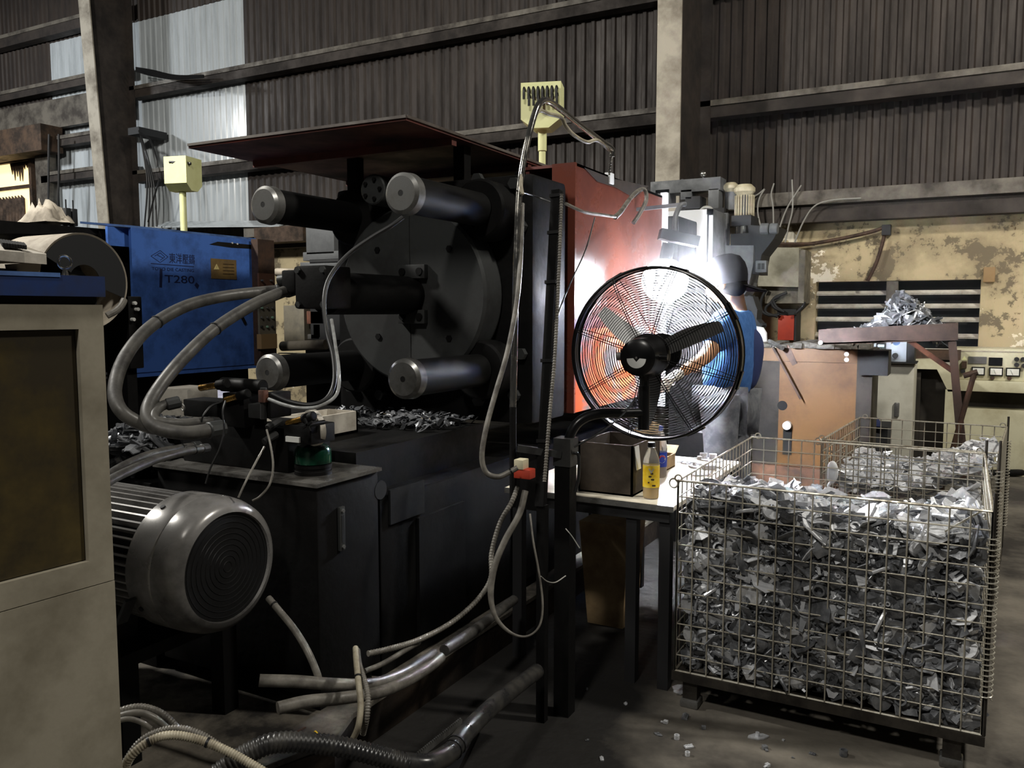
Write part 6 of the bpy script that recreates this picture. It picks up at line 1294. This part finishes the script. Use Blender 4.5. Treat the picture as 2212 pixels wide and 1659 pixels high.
# heap on the feed tray
a, c = P(1860, 712, y=5.9), P(2048, 700, y=5.9); st1 = []
for k in range(330):
    u = rp.random(); x = a.x + (c.x - a.x) * u; y = 5.90 + rp.uniform(-.13, .13); pk = math.exp(-((u - .52) / .27) ** 2); z0 = P(1768 + 2.96 * 50, 726, y=5.9).z + .0
    zt_ = .005 + .22 * pk * (1 - (abs(y - 5.9) / .17) ** 2); M = Matrix.Translation((x, y, z0 + zt_ * (1 if k < 200 else rp.random()))) @ rot(rp)
    if k < 34: piece(M, 'scrap on the feed tray heap, ' + ('thin end' if u < .4 else 'crest' if u < .65 else 'leg end'), 'scrap on the feed tray', 1.15)
    else: st1.append((rp.randrange(len(SHAPES)), M @ Matrix.Scale(rp.uniform(.8, 1.3), 4)))
stuff('scrap_filling', 'silver scrap heaped loosely on the brown feed tray', st1, 'scrap_dull')
# heap beside the blue press at the left
hc = P(285, 965, t=3.2); st1 = []
tb = thing('scrap_bin', 'black steel bin of scrap between the motor and the blue press', 'bin', (hc.x, hc.y, .15))
G().box((hc.x - .42, hc.y - .05, .15), (hc.x + .16, hc.y + .285, hc.z - .12)).make('bin_shell', 'machine_black', tb)
for k in range(420):
    x = hc.x + rp.uniform(-.4, .14); y = hc.y + rp.uniform(-.05, .27); z = hc.z - .1 + (.06 + .10 * math.exp(-((x - hc.x) ** 2 + (y - hc.y - .2) ** 2) / .08)) * (1 if k < 260 else rp.random()); M = Matrix.Translation((x, y, z)) @ flat(rp)
    if k < 44: piece(M, 'scrap in the bin by the blue press, ' + ('near the hoses' if x > hc.x - .2 else 'far side') + (', front' if y < hc.y + .1 else ', rear'), 'scrap by the blue press', 1.1, k % 2 == 0)
    else: st1.append((rp.randrange(len(SHAPES)), M @ Matrix.Scale(rp.uniform(.8, 1.2), 4)))
stuff('scrap_filling', 'grey scrap heaped in the bin by the blue press', st1, 'scrap_dull')
# swarf on the press bed and castings on the table
st1 = []
for k in range(260): st1.append((rp.randrange(len(SHAPES)), Matrix.Translation((rp.uniform(-2.72, -1.98), rp.uniform(3.0, 3.3) if k % 2 else rp.uniform(2.9, 3.25), .99 + rp.random() * .03)) @ flat(rp) @ Matrix.Scale(.5, 4)))
stuff('swarf', 'small dull scraps scattered on the press deck under the round plate', st1, 'scrap_dull')
for k, (px, py) in enumerate(((1512, 992), (1524, 989), (1536, 994), (1548, 988), (1500, 1008), (1530, 1012), (1516, 1022), (1492, 1002))):
    p = P(px, py, z=TT + .004); p.x = min(p.x, tx1 - .05); p.y = min(p.y, ty1 - .04); piece(Matrix.Translation(p) @ Matrix.Rotation(k * 1.3, 4, 'Z'), 'casting %s on the far table corner' % ('first second third fourth fifth sixth seventh eighth'.split()[k] + ' in line'), 'castings on the table', 1.0)
# crumbs on the floor before the near basket, and litter on the plinth
fp = [(1438, 1562, 1), (1480, 1550, .9), (1462, 1596, .8), (1520, 1574, 1), (1636, 1592, 1.3), (1652, 1617, 1.1), (1488, 1614, .7), (1822, 1632, 1.1), (1658, 1655, .9), (1422, 1587, .6), (1692, 1600, .5), (1755, 1629, .5), (1485, 1632, .7), (1712, 1637, .4), (1352, 1520, .5), (1270, 1600, .5), (1300, 1640, .5), (1268, 1490, .4)]
ORD = 'first second third fourth fifth sixth seventh eighth ninth tenth eleventh twelfth thirteenth fourteenth fifteenth sixteenth seventeenth eighteenth'.split()
for k, (px, py, s) in enumerate(fp):
    p = P(px, py, z=.001); i = (9, 6, 7, 9, 3)[k % 5]; o = bpy.data.objects.new('metal_crumb', SM[2 * i + k % 2]); COL.objects.link(o)
    o.matrix_basis = Matrix.Translation(p) @ Matrix.Rotation(k * 1.7, 4, 'Z') @ Matrix.Scale(s * .62, 4); tag(o, 'metal crumb on the floor, %s of eighteen counted from the basket foot' % ORD[sorted(fp, key=lambda q: (q[0] - 1490) ** 2 + (q[1] - 1540) ** 2).index(fp[k])], 'metal crumb', 'crumbs on the floor')
p = P(1472, 1492, z=.001); o = bpy.data.objects.new('casting_scrap', SM[2]); COL.objects.link(o); o.matrix_basis = Matrix.Translation(p); tag(o, 'pale flat scrap on the floor behind the near basket foot', 'scrap piece')
a, c = P(626, 1590, z=.152), P(660, 1573, z=.152); tag(G().bar(a + Vector((0, 0, .003)), c + Vector((0, 0, .003)), .004).make('steel_pin', 'rod_brown'), 'thin dark pin lying on the lit plinth corner', 'pin')
p = P(686, 1586, z=.152); tag(G().cyl(p + Vector((-.01, .0, .005)), p + Vector((.012, -.008, .005)), .005, .002, n=8).make('filter_tip', 'label_yellow'), 'tiny yellow stub lying on the lit plinth corner', 'stub')
